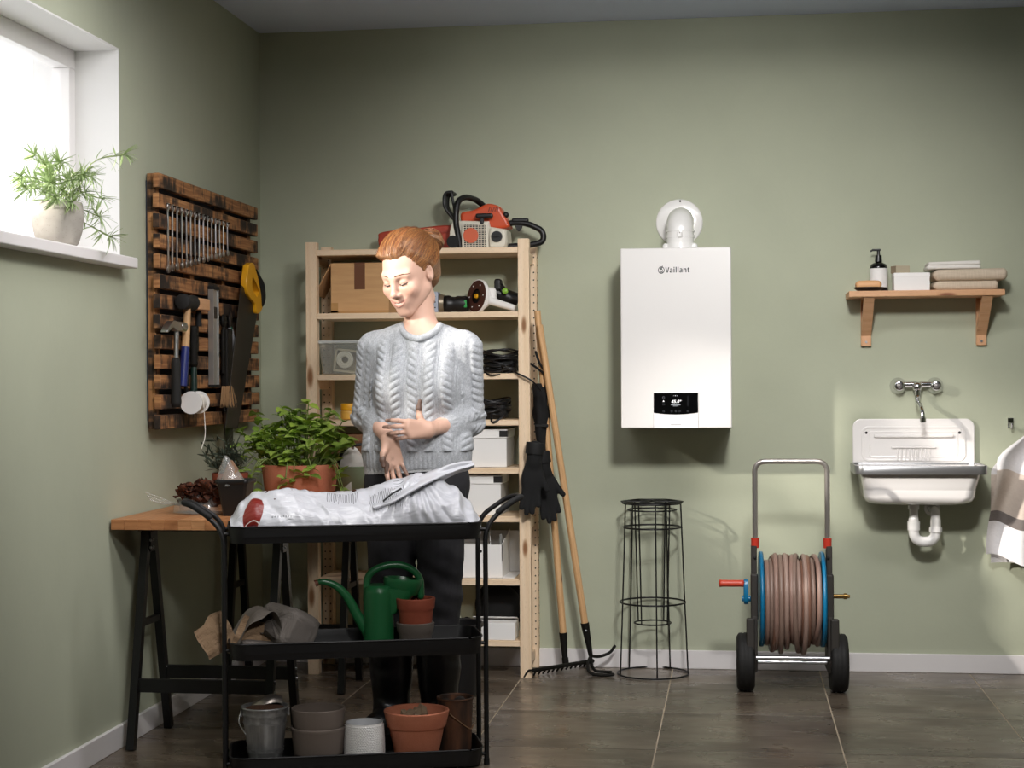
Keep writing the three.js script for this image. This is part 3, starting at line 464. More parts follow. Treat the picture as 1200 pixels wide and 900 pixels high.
{
  // small terracotta pot with dark lavender
  const t = thing('lavender_pot', 'small terracotta pot with a dark spiky grey-green plant behind the herb bowl stems', 'potted plant', [0.2, TT, 1.1]);
  part('pot', lathe([[0, 0], [0.045, 0], [0.058, 0.085], [0.064, 0.085], [0.066, 0.115], [0.06, 0.115], [0.056, 0.1], [0, 0.1]]), M.terraDark, t);
  const g = [], nl = () => sheet(3, 2, (u, v) => [u * 0.05, -0.1 * u * u * 0.05, (v - 0.5) * 0.007 * Math.sin(Math.PI * (u * 0.95 + 0.03))]);
  for (let i = 0; i < 34; i++) {
    const a = rnd() * 6.283, r = rr(0.02, 0.1), tip = [Math.cos(a) * r - 0.01, rr(0.15, 0.25) - r * 0.4, Math.sin(a) * r + 0.01];
    for (let k = 0; k < 16; k++) { const s = rr(0.35, 1), q = nl(); q.applyQuaternion(new THREE.Quaternion().setFromUnitVectors(V(1, 0, 0), V(rr(-1, 1), rr(-0.1, 1), rr(-1, 1)).normalize())); q.translate(tip[0] * s, 0.1 + (tip[1] - 0.1) * s, tip[2] * s); g.push(q); }
  }
  const f = part('foliage', g, lavenderMat, t); f.userData.kind = 'stuff';
}
{
  const t = thing('plastic_pot', 'square black plastic plant pot at the front edge of the worktable', 'plant pot', [0.375, TT, 1.6]);
  part('pot', [loft([[0, 0.072, 0.072, 0.01], [0.108, 0.104, 0.104, 0.012], [0.109, 0.112, 0.112, 0.014], [0.122, 0.114, 0.114, 0.014], [0.122, 0.102, 0.102, 0.012], [0.1, 0.096, 0.096, 0.01]], [true, true])], M.blackSatin, t);
  const k = thing('wrapped_bulb', 'brown root ball wrapped in clear film standing in the black pot', 'wrapped plant', [0.36, TT + 0.101, 1.6]);
  part('root_ball', sheet(20, 24, (u, v) => { const a = v * 6.2832, r = 0.04 * Math.pow(1 - u, 0.75) + 0.002, n = 1 + 0.2 * noise3(Math.cos(a) * 3, u * 6, Math.sin(a) * 3); return [Math.cos(a) * r * n, u * 0.085, Math.sin(a) * r * n]; }, true), plain(0x8a6a52, 0.9, { bumpMap: T.soil, bumpScale: 0.004 }), k);
  part('film_wrap', sheet(20, 28, (u, v) => { const a = v * 6.2832, r = 0.05 * Math.pow(1 - u, 0.8) + 0.003, n = 1 + 0.14 * noise3(Math.cos(a) * 6, u * 8 + 4, Math.sin(a) * 6); return [Math.cos(a) * r * n - 0.02 * u, u * 0.1, Math.sin(a) * r * n]; }, true), M.film, k);
}
{
  const t = thing('bare_root_plants', 'bundle of bare brown roots in clear crinkled film lying on the worktable', 'plant bundle', [0.24, TT, 1.52]);
  const g = [];
  for (let i = 0; i < 120; i++) { const x = rr(-0.085, 0.085), z = rr(-0.07, 0.07), y = rr(0.02, 0.09) * (1 - Math.abs(x) * 4) + 0.02, s = rr(0.03, 0.052), q = sheet(5, 4, (u, v) => { const w = s * 0.42 * Math.pow(Math.sin(Math.PI * (0.06 + u * 0.88)), 0.6), a = (v - 0.5) * 2; return [(u - 0.5) * s, 0.5 * a * a * w + 0.006 * noise3(u * 4 + i, v * 4, i), a * w]; }); at(q, x, y, z, rr(-1.2, 1.2), rnd() * 6.28, rr(-1, 1)); const p = q.attributes.position; for (let j = 0; j < p.count; j++) if (p.getY(j) < 0.002) p.setY(j, 0.002); g.push(q); }
  const r = part('roots', g, std({ map: T.rust, color: 0xffc8a8, roughness: 0.9, side: THREE.DoubleSide }), t); r.userData.kind = 'stuff';
  part('film', sheet(26, 26, (u, v) => { const x = (u - 0.5) * 0.2, a = v * Math.PI, h = 0.075 * Math.pow(Math.sin(Math.PI * (0.12 + u * 0.76)), 0.6), n = 1 + 0.3 * noise3(u * 9, v * 9, 3); return [x, 0.004 + Math.sin(a) * h * n, Math.cos(a) * 0.085 * Math.pow(Math.sin(Math.PI * (0.08 + u * 0.84)), 0.7) * (1 - 0.2 * Math.sin(a))]; }), M.film, t);
  part('twisted_end', [0, 1, 2].map((i) => tube([[-0.085, 0.03, 0.02], [-0.14, 0.035 + i * 0.008, 0.03], [-0.18 - i * 0.008, 0.05 + i * 0.012, 0.04]], 0.0035 - i * 0.0006, 12, 6)), M.film, t);
}
{
  const t = thing('green_bucket', 'pale green bucket with white bag and black handle at the far worktable corner', 'bucket', [0.49, TT, 0.42]);
  part('bucket', lathe([[0, 0], [0.07, 0], [0.086, 0.1], [0.09, 0.102], [0.088, 0.106], [0.08, 0.1], [0.0, 0.03]]), M.paleGreen, t);
  part('white_bag', sheet(16, 24, (u, v) => { const a = v * 6.2832, r = 0.08 * Math.pow(Math.cos(u * 1.5), 0.6) + 0.001, n = 1 + 0.12 * noise3(Math.cos(a) * 3, u * 4, Math.sin(a) * 3); return [Math.cos(a) * r * n, 0.085 + u * 0.09 * n, Math.sin(a) * r * n]; }, true), M.whiteCloth, t);
  part('handle', tube([[-0.03, 0.08, 0.085], [-0.02, 0.14, 0.095], [0.01, 0.185, 0.085], [0.06, 0.195, 0.06]], 0.007, 20), M.black, t);
  single('paper_scrap', 'small torn white paper tag standing on the worktable beside the herb bowl', 'paper tag', at(slab(poly([[0, 0], [0.05, 0], [0.045, 0.055], [0.02, 0.035]]), 0.002), 0.505, TT, 0.66, 0, 0.3, 0), M.whiteCloth);
}
// ---------------------------------------------------------------- pine shelving unit
const SH = [1.7575, 1.4945, 1.242, 1.0525, 0.8565, 0.659, 0.401, 0.152];   // top faces of the boards
{
  const t = thing('shelving_unit', 'tall light pine shelving unit against the green back wall', 'shelf', [0, 0, 0]);
  for (const x of [0.28, 1.166]) for (const z of [0.0, 0.258]) part('post', muv(box(x, x + 0.046, 0, 1.79, z + 0.002, z + 0.046, 0.002), 1, soff()), M.pine, t);
  for (const x of [0.292, 1.178]) for (const y of [0.06, 0.62, 1.2, 1.72]) part('crossbar', muv(box(x, x + 0.02, y - 0.02, y + 0.02, 0.048, 0.258, 0.001), 2, soff()), M.pine, t);
  SH.forEach((y) => part('shelf_board', muv(box(0.3265, 1.1655, y - 0.024, y, 0.004, 0.302, 0.0025), 0, soff()), M.pine, t));
  const dots = []; for (const x of [0.28, 1.166]) for (let i = 0; i < 52; i++) { const y = 0.1 + i * 0.032; for (const dx of [0.012, 0.034]) dots.push(at(cyl(0.0032, 0.0032, 0.0012, 0, 0, 0, 8), x + dx, y, 0.0478, Math.PI / 2)); if (x > 1) dots.push(at(cyl(0.0032, 0.0032, 0.0012, 0, 0, 0, 8), 1.2122, y, 0.024, 0, 0, Math.PI / 2)); }
  const d = part('peg_holes', dots, plain(0x1a120c, 0.9), t); d.userData.kind = 'stuff';
}
// chainsaw; outline points are millimetres from the lower left of the motor
{
  const t = thing('chainsaw', 'orange and white chainsaw with sheathed bar lying on top of the pine shelves', 'chainsaw', [0.868, SH[0] + 0.001, 0.15]);
  const mm = (pts) => pts.map(([x, y]) => [x / 1000, y / 1000]), ex = (pts, z0, z1, bv = 0.006, holes) => slab(poly(mm(pts), (holes || []).map(mm)), z1 - z0, bv, 3).translate(0, 0, z0), sm = (pts, z0, z1, bv = 0.006, holes = []) => slab(smoothPoly(mm(pts), 70, holes.map(mm)), z1 - z0, bv, 3).translate(0, 0, z0);
  part('bar_sheath', sm([[-316, 30], [-318, 60], [-300, 84], [-150, 99], [0, 106], [4, 60], [0, 4], [-150, 6], [-290, 14]], -0.045, -0.015, 0.008), M.redOrange, t, 'orange bar sheath');
  part('sheath_groove', sm([[-290, 48], [-286, 64], [-150, 78], [-20, 84], [-20, 76], [-150, 66], [-270, 54]], -0.0162, -0.0125, 0.001), plain(0x9a3420, 0.5), t);
  part('motor_housing', [ex([[2, 4], [30, 2], [236, 2], [242, 30], [238, 80], [170, 92], [165, 115], [40, 120], [8, 116]], -0.1, 0.05, 0.008)], M.cream, t);
  part('top_cover', sm([[48, 100], [44, 152], [96, 164], [140, 184], [166, 190], [205, 178], [216, 160], [240, 118], [246, 92], [200, 82], [160, 84], [150, 110], [100, 116]], -0.085, 0.035, 0.012), M.orange, t, 'orange top cover');
  const fins = []; for (let i = 0; i < 5; i++) fins.push(at(rbox(0.0035, 0.024, 0.004, 0, 0, 0, 0.001), 0.165 + i * 0.009, 0.165, 0.0365, 0, 0, -0.35)); part('cooling_fins', fins, plain(0x7a2c16, 0.5), t);
  // starter cover with a real open grille
  const bars = [ex([[54, 0], [54, 96], [62, 110], [158, 108], [164, 100], [166, 8], [160, 0]], 0.058, 0.066, 0.002, [[[60, 6], [60, 100], [66, 104], [154, 102], [158, 10], [154, 6]]])];
  for (let i = 1; i < 12; i++) bars.push(box(0.058, 0.16, 0.004 + i * 0.0084, 0.0068 + i * 0.0084, 0.06, 0.0645)); for (let i = 1; i < 8; i++) bars.push(box(0.058 + i * 0.0126, 0.061 + i * 0.0126, 0.004, 0.104, 0.06, 0.0645));
  part('starter_grille', bars, M.cream, t); part('grille_back', box(0.058, 0.16, 0.004, 0.104, 0.051, 0.054), M.blackMatte, t);
  part('starter_disc', at(cyl(0.031, 0.031, 0.012, 0, 0, 0, 36), 0.092, 0.055, 0.066, Math.PI / 2), plain(0xd0603c, 0.45), t, 'round orange disc');
  part('tank', sm([[168, 6], [170, 78], [200, 82], [232, 76], [238, 40], [232, 8], [200, 2]], 0.03, 0.066, 0.008), M.cream, t);
  part('tank_cap', [at(cyl(0.024, 0.022, 0.014, 0, 0, 0, 28), 0.2, 0.049, 0.07, Math.PI / 2), rbox(0.034, 0.007, 0.006, 0.2, 0.049, 0.08, 0.002)], M.blackSatin, t);
  part('starter_handle', [rbox(0.072, 0.02, 0.024, 0.148, 0.136, 0.062, 0.008, 3), rbox(0.016, 0.03, 0.016, 0.138, 0.115, 0.06, 0.004)], M.blackSatin, t);
  part('front_handle', bent([[0.045, 0.01, 0.06], [0.028, 0.12, 0.07], [0.035, 0.2, 0.06], [0.062, 0.222, 0.02], [0.1, 0.215, -0.06], [0.135, 0.18, -0.09]], 0.03, 0.0125, 12), M.blackSatin, t);
  for (const dz of [0.03, -0.012, -0.055]) part('hand_guard', tube([[0.026, 0.115, dz], [-0.018, 0.17, dz], [-0.026, 0.21, dz], [-0.018, 0.236, dz], [0.006, 0.24, dz]], 0.0075, 24, 8), M.blackSatin, t);
  part('guard_bridge', [rod([0.006, 0.24, 0.03], [0.006, 0.24, -0.055], 0.0075), rod([0.028, 0.112, 0.036], [0.028, 0.112, -0.06], 0.012), tube([[0.006, 0.24, 0.03], [0.01, 0.21, 0.03], [0.02, 0.16, 0.03]], 0.006, 12)], M.blackSatin, t);
  part('guard_clamp', sm([[4, 0], [2, 60], [14, 112], [34, 104], [36, 10]], 0.04, 0.07, 0.006), M.cream, t);
  part('bar_knob', at(cyl(0.026, 0.026, 0.02, 0, 0, 0, 16), 0.018, 0.03, 0.07, Math.PI / 2), M.blackMatte, t);
  part('rear_handle', bent([[0.235, 0.105, 0], [0.26, 0.112, 0], [0.32, 0.108, 0], [0.385, 0.075, 0], [0.388, 0.03, 0], [0.33, 0.016, 0], [0.235, 0.012, 0]], 0.03, 0.0125, 12), M.blackSatin, t);
  part('throttle', [at(slab(smoothPoly(mm([[266, 104], [300, 102], [288, 76], [276, 80]])), 0.012, 0.003), 0, 0, -0.006), rbox(0.07, 0.02, 0.03, 0.29, 0.12, 0, 0.008)], M.blackSatin, t);
  part('filter_knob', ball(0.013, 0.232, 0.142, 0.02), M.blackSatin, t);
}
{
  const y = SH[1], t = thing('cardboard_box', 'brown cardboard box with one flap open, on the second shelf from the top', 'box', [0.374, y + 0.001, 0.06]);
  part('carton', [box(0, 0.245, 0, 0.003, 0, 0.19), box(0, 0.245, 0, 0.21, 0.186, 0.19), box(0, 0.245, 0, 0.21, 0, 0.004), box(0, 0.004, 0, 0.21, 0.004, 0.186), box(0.241, 0.245, 0, 0.21, 0.004, 0.186), box(0.0, 0.245, 0.206, 0.2095, 0.004, 0.186)].map((g) => muv(g, 0)), M.card, t);
  part('flap', at(muv(box(-0.003, 0, -0.15, 0, 0.004, 0.186), 1), 0, 0.207, 0, 0, 0, -0.5), M.card, t);
  part('tape', [box(0.1, 0.145, 0.1, 0.211, 0.1898, 0.1912), box(0.1, 0.145, 0.2094, 0.2108, 0.0, 0.191)], M.tape, t);
  part('corner_tape', [box(0.0, 0.03, 0.003, 0.045, 0.1898, 0.1906), box(0.0, 0.245, 0.0, 0.012, 0.1898, 0.1906)], plain(0xb48a58, 0.25), t);
}
{
  const y = SH[1];
  let t = thing('cordless_sander', 'black cordless power tool with pale grey battery lying beside the woman\'s neck', 'power tool', [0.8, y + 0.001, 0.17]);
  part('battery', [rbox(0.036, 0.088, 0.075, 0, 0.045, 0, 0.006)], plain(0xa9b2c2, 0.45), t); part('screws', [0.022, 0.045, 0.068].map((v) => at(cyl(0.003, 0.003, 0.002, 0, 0, 0, 8), 0.006, v, 0.038, Math.PI / 2)), M.blackMatte, t);
  part('collar', at(cyl(0.039, 0.036, 0.02, 0, 0, 0, 28), 0.03, 0.041, 0, 0, 0, -Math.PI / 2), plain(0x9a8f7c, 0.3, { metalness: 0.7 }), t);
  part('body', at(lathe([[0, 0], [0.036, 0], [0.037, 0.02], [0.031, 0.03], [0.03, 0.045], [0.034, 0.055], [0.033, 0.09], [0.028, 0.1], [0, 0.1]], 0, 0, 0, 32), 0.04, 0.0375, 0, 0, 0, -Math.PI / 2), M.blackSatin, t);
  part('switch', rbox(0.012, 0.03, 0.02, 0.132, 0.036, 0.022, 0.003), plain(0x2f9a4a, 0.4), t, 'green switch');
  t = thing('angle_grinder', 'white and black angle grinder tilted with brown sanding disc facing out', 'grinder', [0.98, y + 0.001, 0.16]);
  const q = (g) => g.applyQuaternion(new THREE.Quaternion().setFromUnitVectors(V(0, 0, 1), V(-0.72, 0.12, 0.68).normalize())).translate(0.0, 0.068, 0.02);
  const face = (g) => q(at(g, 0, 0, 0, Math.PI / 2));
  part('disc', face(lathe([[0.03, 0.0], [0.066, 0.0], [0.067, 0.003], [0.066, 0.006], [0.03, 0.006]], 0, 0, 0, 40)), plain(0x4a2416, 0.8), t, 'brown disc');
  part('disc_rim', face(lathe([[0.066, -0.012], [0.071, -0.01], [0.071, 0.003], [0.067, 0.004]], 0, 0, 0, 40)), M.white, t);
  part('disc_dots', [0, 1, 2, 3, 4, 5].map((i) => q(at(cyl(0.003, 0.003, 0.002, 0, 0, 0, 8), Math.cos(i * 1.047) * 0.05, Math.sin(i * 1.047) * 0.05, 0.0065, Math.PI / 2))), M.white, t);
  part('hub', face(lathe([[0, 0.002], [0.012, 0.003], [0.026, 0.0], [0.033, 0.004], [0.035, -0.01]], 0, 0, 0, 32)), M.blackSatin, t);
  part('spindle', face(cyl(0.011, 0.009, 0.012, 0, 0.006, 0, 6)), M.yellow, t, 'yellow spindle nut');
  part('gear_housing', [q(at(lathe([[0, -0.06], [0.03, -0.06], [0.045, -0.04], [0.066, -0.012], [0, -0.01]], 0, 0, 0, 28), 0, 0, 0, Math.PI / 2)), rbox(0.05, 0.06, 0.06, 0.055, 0.075, 0.0, 0.014, 3)], M.white, t);
  part('side_handle', rod([0.05, 0.05, 0.03], [0.165, 0.014, 0.06], 0.017, 0.013), M.white, t);
  part('body', [rod([0.065, 0.088, -0.01], [0.16, 0.05, -0.04], 0.028, 0.032, 16), rbox(0.03, 0.05, 0.05, 0.085, 0.115, 0.0, 0.01), rod([0.085, 0.125, 0.0], [0.112, 0.09, 0.02], 0.012)], M.blackSatin, t);
  part('lock_button', ball(0.013, 0.118, 0.088, 0.03, 1, 1, 0.6), plain(0x7fae3a, 0.4), t);
}
{
  const y = SH[2]; let t = thing('clear_storage_box', 'clear plastic storage box of small parts on the third shelf from the top', 'storage box', [0.42, y + 0.001, 0.155]);
  part('tub', loft([[0.128, 0.19, 0.25, 0.012], [0.002, 0.165, 0.225, 0.015], [0.004, 0.16, 0.22, 0.014]].reverse(), [true, false]), M.box, t);
  part('lid', [loft([[0.128, 0.2, 0.26, 0.014], [0.136, 0.202, 0.262, 0.014], [0.14, 0.196, 0.256, 0.012]])], phys({ color: 0xe8ebe9, roughness: 0.3, transmission: 0.5, thickness: 0 }), t);
  t = thing('parts_tray', 'small pale wooden frame with round white coil inside the clear storage box', 'parts tray', [0.425, y + 0.007, 0.17]);
  part('frame', at(join([box(-0.05, 0.05, 0, 0.008, 0, 0.06), box(-0.05, 0.05, 0.088, 0.096, 0, 0.06), box(-0.05, -0.042, 0, 0.096, 0, 0.06), box(0.042, 0.05, 0, 0.096, 0, 0.06), box(-0.05, 0.05, 0, 0.096, 0, 0.004)]), 0, 0.002, 0, 0, 0, -0.12), plain(0xc2b59c, 0.7), t);
  part('coil', [0, 1, 2].map((i) => at(ring(0.032 - i * 0.007, 0.005, 0, 0, 0, 32), 0, 0.055, 0.055, Math.PI / 2)), plain(0xddd6c8, 0.8), t);
}
function coil(name, label, x, y, z, loops, R, sy, mat, extra, cat = 'cable') {
  const t = thing(name, label, cat, [x, y, z]);
  for (let i = 0; i < loops; i++) { const pts = [], ph = rnd() * 6, r = R * rr(0.78, 1.02), h = 0.012 + i * sy; for (let k = 0; k < 14; k++) { const a = k / 14 * 6.2832; pts.push([Math.cos(a) * r, h + 0.008 * Math.sin(a * 2 + ph) + Math.abs(Math.sin(a + ph)) * 0.006, Math.sin(a) * r * 0.9]); } part('loop', tube(pts, 0.0042, 56, 6, true), mat, t); }
  if (extra) extra(t); return t;
}
coil('coiled_cable', 'black cable coiled round a black drill case on the third shelf', 1.075, SH[2] + 0.001, 0.16, 11, 0.085, 0.0075, M.blackSatin, (t) => { part('drill_case', rbox(0.13, 0.06, 0.1, 0, 0.032, 0, 0.02, 3), M.blackMatte, t); part('hanging_lead', tube([[0.06, 0.02, 0.09], [0.04, 0.0, 0.125], [-0.02, -0.008, 0.15], [-0.05, 0.004, 0.13]], 0.004, 20, 6), M.blackSatin, t); });
coil('cable_bundle', 'black cable bundle with dark red tool case on the fourth shelf', 1.03, SH[3] + 0.001, 0.16, 8, 0.09, 0.009, M.blackSatin, (t) => { part('tool_case', rbox(0.17, 0.07, 0.11, -0.015, 0.036, 0, 0.02, 3), M.blackMatte, t); part('red_grip', [rbox(0.02, 0.035, 0.03, -0.09, 0.03, 0.05, 0.006), rbox(0.03, 0.02, 0.02, -0.035, 0.055, 0.055, 0.005)], plain(0xa02a22, 0.4), t, 'red accents'); part('lead', tube([[-0.06, 0.03, 0.07], [0.02, 0.06, 0.09], [0.07, 0.02, 0.12], [0.03, -0.012, 0.148], [0.02, 0.02, 0.12]], 0.005, 28, 6), M.blackSatin, t); });
coil('black_lead', 'thin black lead drooping from the shelf edge beside the right post', 1.12, SH[2] + 0.001, 0.24, 2, 0.03, 0.006, M.blackSatin, (t) => part('loose_end', tube([[0.02, 0.01, 0.02], [0.04, 0.0, 0.075], [0.1, -0.03, 0.085], [0.135, -0.07, 0.05]], 0.004, 20, 6), M.blackSatin, t));
{
  const y = SH[3]; let t = thing('plastic_jar', 'pale plastic jar with yellow screw lid on the fourth shelf', 'jar', [0.435, y + 0.001, 0.2]);
  part('body', lathe([[0, 0], [0.03, 0], [0.034, 0.004], [0.034, 0.034], [0.029, 0.04], [0, 0.04]], 0, 0, 0, 32), plain(0xd9a84a, 0.4), t);
  part('lid', lathe([[0, 0.04], [0.033, 0.04], [0.034, 0.043], [0.034, 0.064], [0.031, 0.067], [0, 0.067]], 0, 0, 0, 32), M.yellow, t, 'yellow lid');
  t = thing('brown_carton', 'low brown carton on the fifth shelf left of the woman\'s elbow', 'box', [0.44, SH[4] + 0.001, 0.19]); part('body', [muv(box(-0.09, 0.09, 0, 0.13, -0.08, 0.08, 0.002))], plain(0x6e4a30, 0.8), t); part('lid', muv(box(-0.093, 0.093, 0.105, 0.135, -0.083, 0.083, 0.002)), plain(0x7c5638, 0.8), t);
}
function lidBox(label, x0, x1, y, h, z0, z1) {
  const t = thing('storage_box', label, 'box', [(x0 + x1) / 2, y + 0.001, (z0 + z1) / 2], 0, 'white lidded boxes on the pine shelves'), w = x1 - x0, d = z1 - z0;
  part('body', box(-w / 2, w / 2, 0, h - 0.004, -d / 2, d / 2, 0.002), M.white, t);
  part('lid', [box(-w / 2 - 0.004, w / 2 + 0.004, h - 0.036, h, -d / 2 - 0.004, d / 2 + 0.004, 0.002)], plain(0xeeecea, 0.5), t);
  part('label_holder', [box(w / 2 - 0.028, w / 2 + 0.005, h - 0.03, h - 0.005, d / 2 + 0.003, d / 2 + 0.006), box(w / 2 + 0.003, w / 2 + 0.0055, h - 0.03, h - 0.005, d / 2 - 0.02, d / 2 + 0.005)], plain(0x3c3a3a, 0.35, { metalness: 0.6 }), t);
  part('side_panel', box(w / 2, w / 2 + 0.0015, 0.004, h - 0.038, -d / 2 + 0.004, d / 2 - 0.004), plain(0xb8b4b0, 0.6), t);
}
lidBox('white lidded storage box on the fifth shelf, the upper of the two', 0.82, 1.11, SH[4], 0.155, 0.03, 0.27);
lidBox('white lidded storage box on the sixth shelf, directly below its twin', 0.80, 1.085, SH[5], 0.165, 0.03, 0.27);
{
  let t = thing('open_file_box', 'open white cardboard file box with slanted side on the seventh shelf', 'box', [0.97, SH[6] + 0.001, 0.15]); const h = 0.16;
  part('front_panel', box(-0.15, 0.12, 0, h * 0.86, 0.112, 0.115), M.white, t); part('side_panel', [0.17].map(() => at(slab(poly([[-0.115, 0], [0.115, 0], [0.115, h * 0.86], [-0.115, h * 1.15]]), 0.003), 0.12, 0, 0, 0, -Math.PI / 2, 0)), M.white, t);
  part('back_panel', box(-0.15, 0.17, 0, h * 1.1, -0.115, -0.112), M.white, t); part('base', box(-0.15, 0.17, 0, 0.003, -0.115, 0.115), M.white, t); part('far_side', box(-0.15, -0.147, 0, h, -0.112, 0.112), M.white, t);
  part('thumb_hole', at(cyl(0.006, 0.006, 0.001, 0, 0, 0, 16), 0.03, 0.11, 0.1155, Math.PI / 2), M.blackMatte, t);
  t = thing('small_tools', 'grey metal offcuts and rod sticking out of the open file box', 'offcuts', [0.99, SH[6] + 0.006, 0.15]); part('rod', [rod([0.05, 0.0, 0.06], [0.03, 0.24, 0.02], 0.003), rbox(0.012, 0.06, 0.012, 0.085, 0.14, 0.05, 0.002)], M.alu, t); part('offcut', [rbox(0.16, 0.13, 0.05, -0.04, 0.068, 0.02, 0.01)], plain(0x8a8782, 0.5), t);
  t = thing('sun_hat', 'round black felt hat leaning in the lowest shelf bay', 'hat', [1.06, SH[7] + 0.048, 0.12]);
  part('crown', at(ball(0.088, 0, 0, 0, 1, 1, 0.5, 28), 0, 0.07, 0, -0.3), M.blackCloth, t); part('brim', at(lathe([[0.05, 0], [0.108, 0.003], [0.11, 0.007], [0.05, 0.006]], 0, 0, 0, 40), 0, 0.072, -0.02, Math.PI / 2 - 0.3), M.blackCloth, t);
  t = thing('white_carton', 'white carton on the lowest shelf in front of the black hat', 'box', [1.06, SH[7] + 0.001, 0.24]); part('body', box(-0.1, 0.085, 0, 0.07, -0.055, 0.055, 0.002), M.white, t); part('flap', at(box(-0.1, 0.085, 0, 0.002, 0, 0.05), 0, 0.07, -0.055, -0.3), M.white, t);
  t = thing('glue_bottle', 'small translucent white bottle on the lowest shelf beside the woman\'s leg', 'bottle', [0.885, SH[7] + 0.001, 0.2]); part('body', lathe([[0, 0], [0.02, 0], [0.024, 0.03], [0.024, 0.07], [0.01, 0.105], [0.01, 0.115], [0, 0.115]], 0, 0, 0, 24), plain(0xc8cbb8, 0.4), t); part('cap', lathe([[0, 0.115], [0.014, 0.115], [0.012, 0.145], [0, 0.147]], 0, 0, 0, 20), plain(0xb9bfae, 0.4), t);
  coil('tangled_leads', 'tangle of thin black leads on the lowest shelf beside the small bottle', 0.955, SH[7] + 0.001, 0.21, 6, 0.035, 0.01, M.blackSatin, (q) => part('plug', [rbox(0.018, 0.035, 0.018, -0.01, 0.05, 0.02, 0.004)], M.white, q));
}
// ---------------------------------------------------------------- black bin on the floor
{
  const t = thing('plastic_bin', 'round black plastic bin standing on the floor behind the trolley', 'bin', [0.955, 0, 0.7]);
  part('body', lathe([[0, 0], [0.088, 0], [0.094, 0.01], [0.113, 0.265], [0.12, 0.268], [0.122, 0.278], [0.117, 0.282], [0.108, 0.276], [0.09, 0.02], [0, 0.015]], 0, 0, 0, 48), M.blackSatin, t); part('rim', ring(0.118, 0.006, 0, 0.278, 0), M.blackSatin, t);
}
// ---------------------------------------------------------------- garden tools leaning on the shelf
{
  let t = thing('garden_rake', 'garden rake with wooden handle, its black tines on the floor by the shelf', 'rake', [0, 0, 0]);
  part('handle', rod([1.327, 0.155, 0.145], [1.234, 1.5, 0.21], 0.0145, 0.0135, 16), M.handle, t);
  part('socket', [rod([1.333, 0.05, 0.14], [1.326, 0.165, 0.1455], 0.011, 0.0175, 16), rod([1.335, 0.036, 0.14], [1.333, 0.06, 0.14], 0.014)], M.castIron, t);
  const a = [1.222, 0.036, 0.322], b = [1.44, 0.03, 0.032]; part('head_bar', rod(a, b, 0.0085), M.castIron, t);
  for (let i = 0; i < 14; i++) { const s = i / 13, p = a.map((v, k) => lerp(v, b[k], s)); part('tine', tube([p, [p[0] - 0.022, p[1] - 0.004, p[2] - 0.014], [p[0] - 0.04, 0.006, p[2] - 0.02]].map((q) => [Math.max(q[0], 0), q[1], Math.max(q[2], 0.02)]), 0.0042, 8, 6), M.castIron, t); }
  t = thing('hand_cultivator', 'three-pronged cultivator with wooden handle leaning right of the rake', 'cultivator', [0, 0, 0]);
  part('handle', rod([1.42, 0.2, 0.17], [1.247, 1.44, 0.24], 0.0145, 0.0135, 16), M.handle, t);
  part('socket', rod([1.442, 0.07, 0.16], [1.4185, 0.21, 0.1705], 0.009, 0.018, 16), M.castIron, t); part('rivet', ball(0.005, 1.425, 0.18, 0.187, 1, 1, 1, 8), M.steel, t);
  const o = [1.442, 0.075, 0.16];
  for (const p of [[o, [1.432, 0.04, 0.19], [1.445, 0.012, 0.22], [1.5, 0.006, 0.235], [1.54, 0.01, 0.235]], [o, [1.445, 0.035, 0.16], [1.46, 0.01, 0.15], [1.5, 0.007, 0.16], [1.525, 0.009, 0.175]], [o, [1.455, 0.065, 0.13], [1.48, 0.062, 0.1], [1.515, 0.075, 0.085], [1.535, 0.1, 0.08]]]) part('prong', tube(p, 0.0065, 20, 8), M.castIron, t);
}
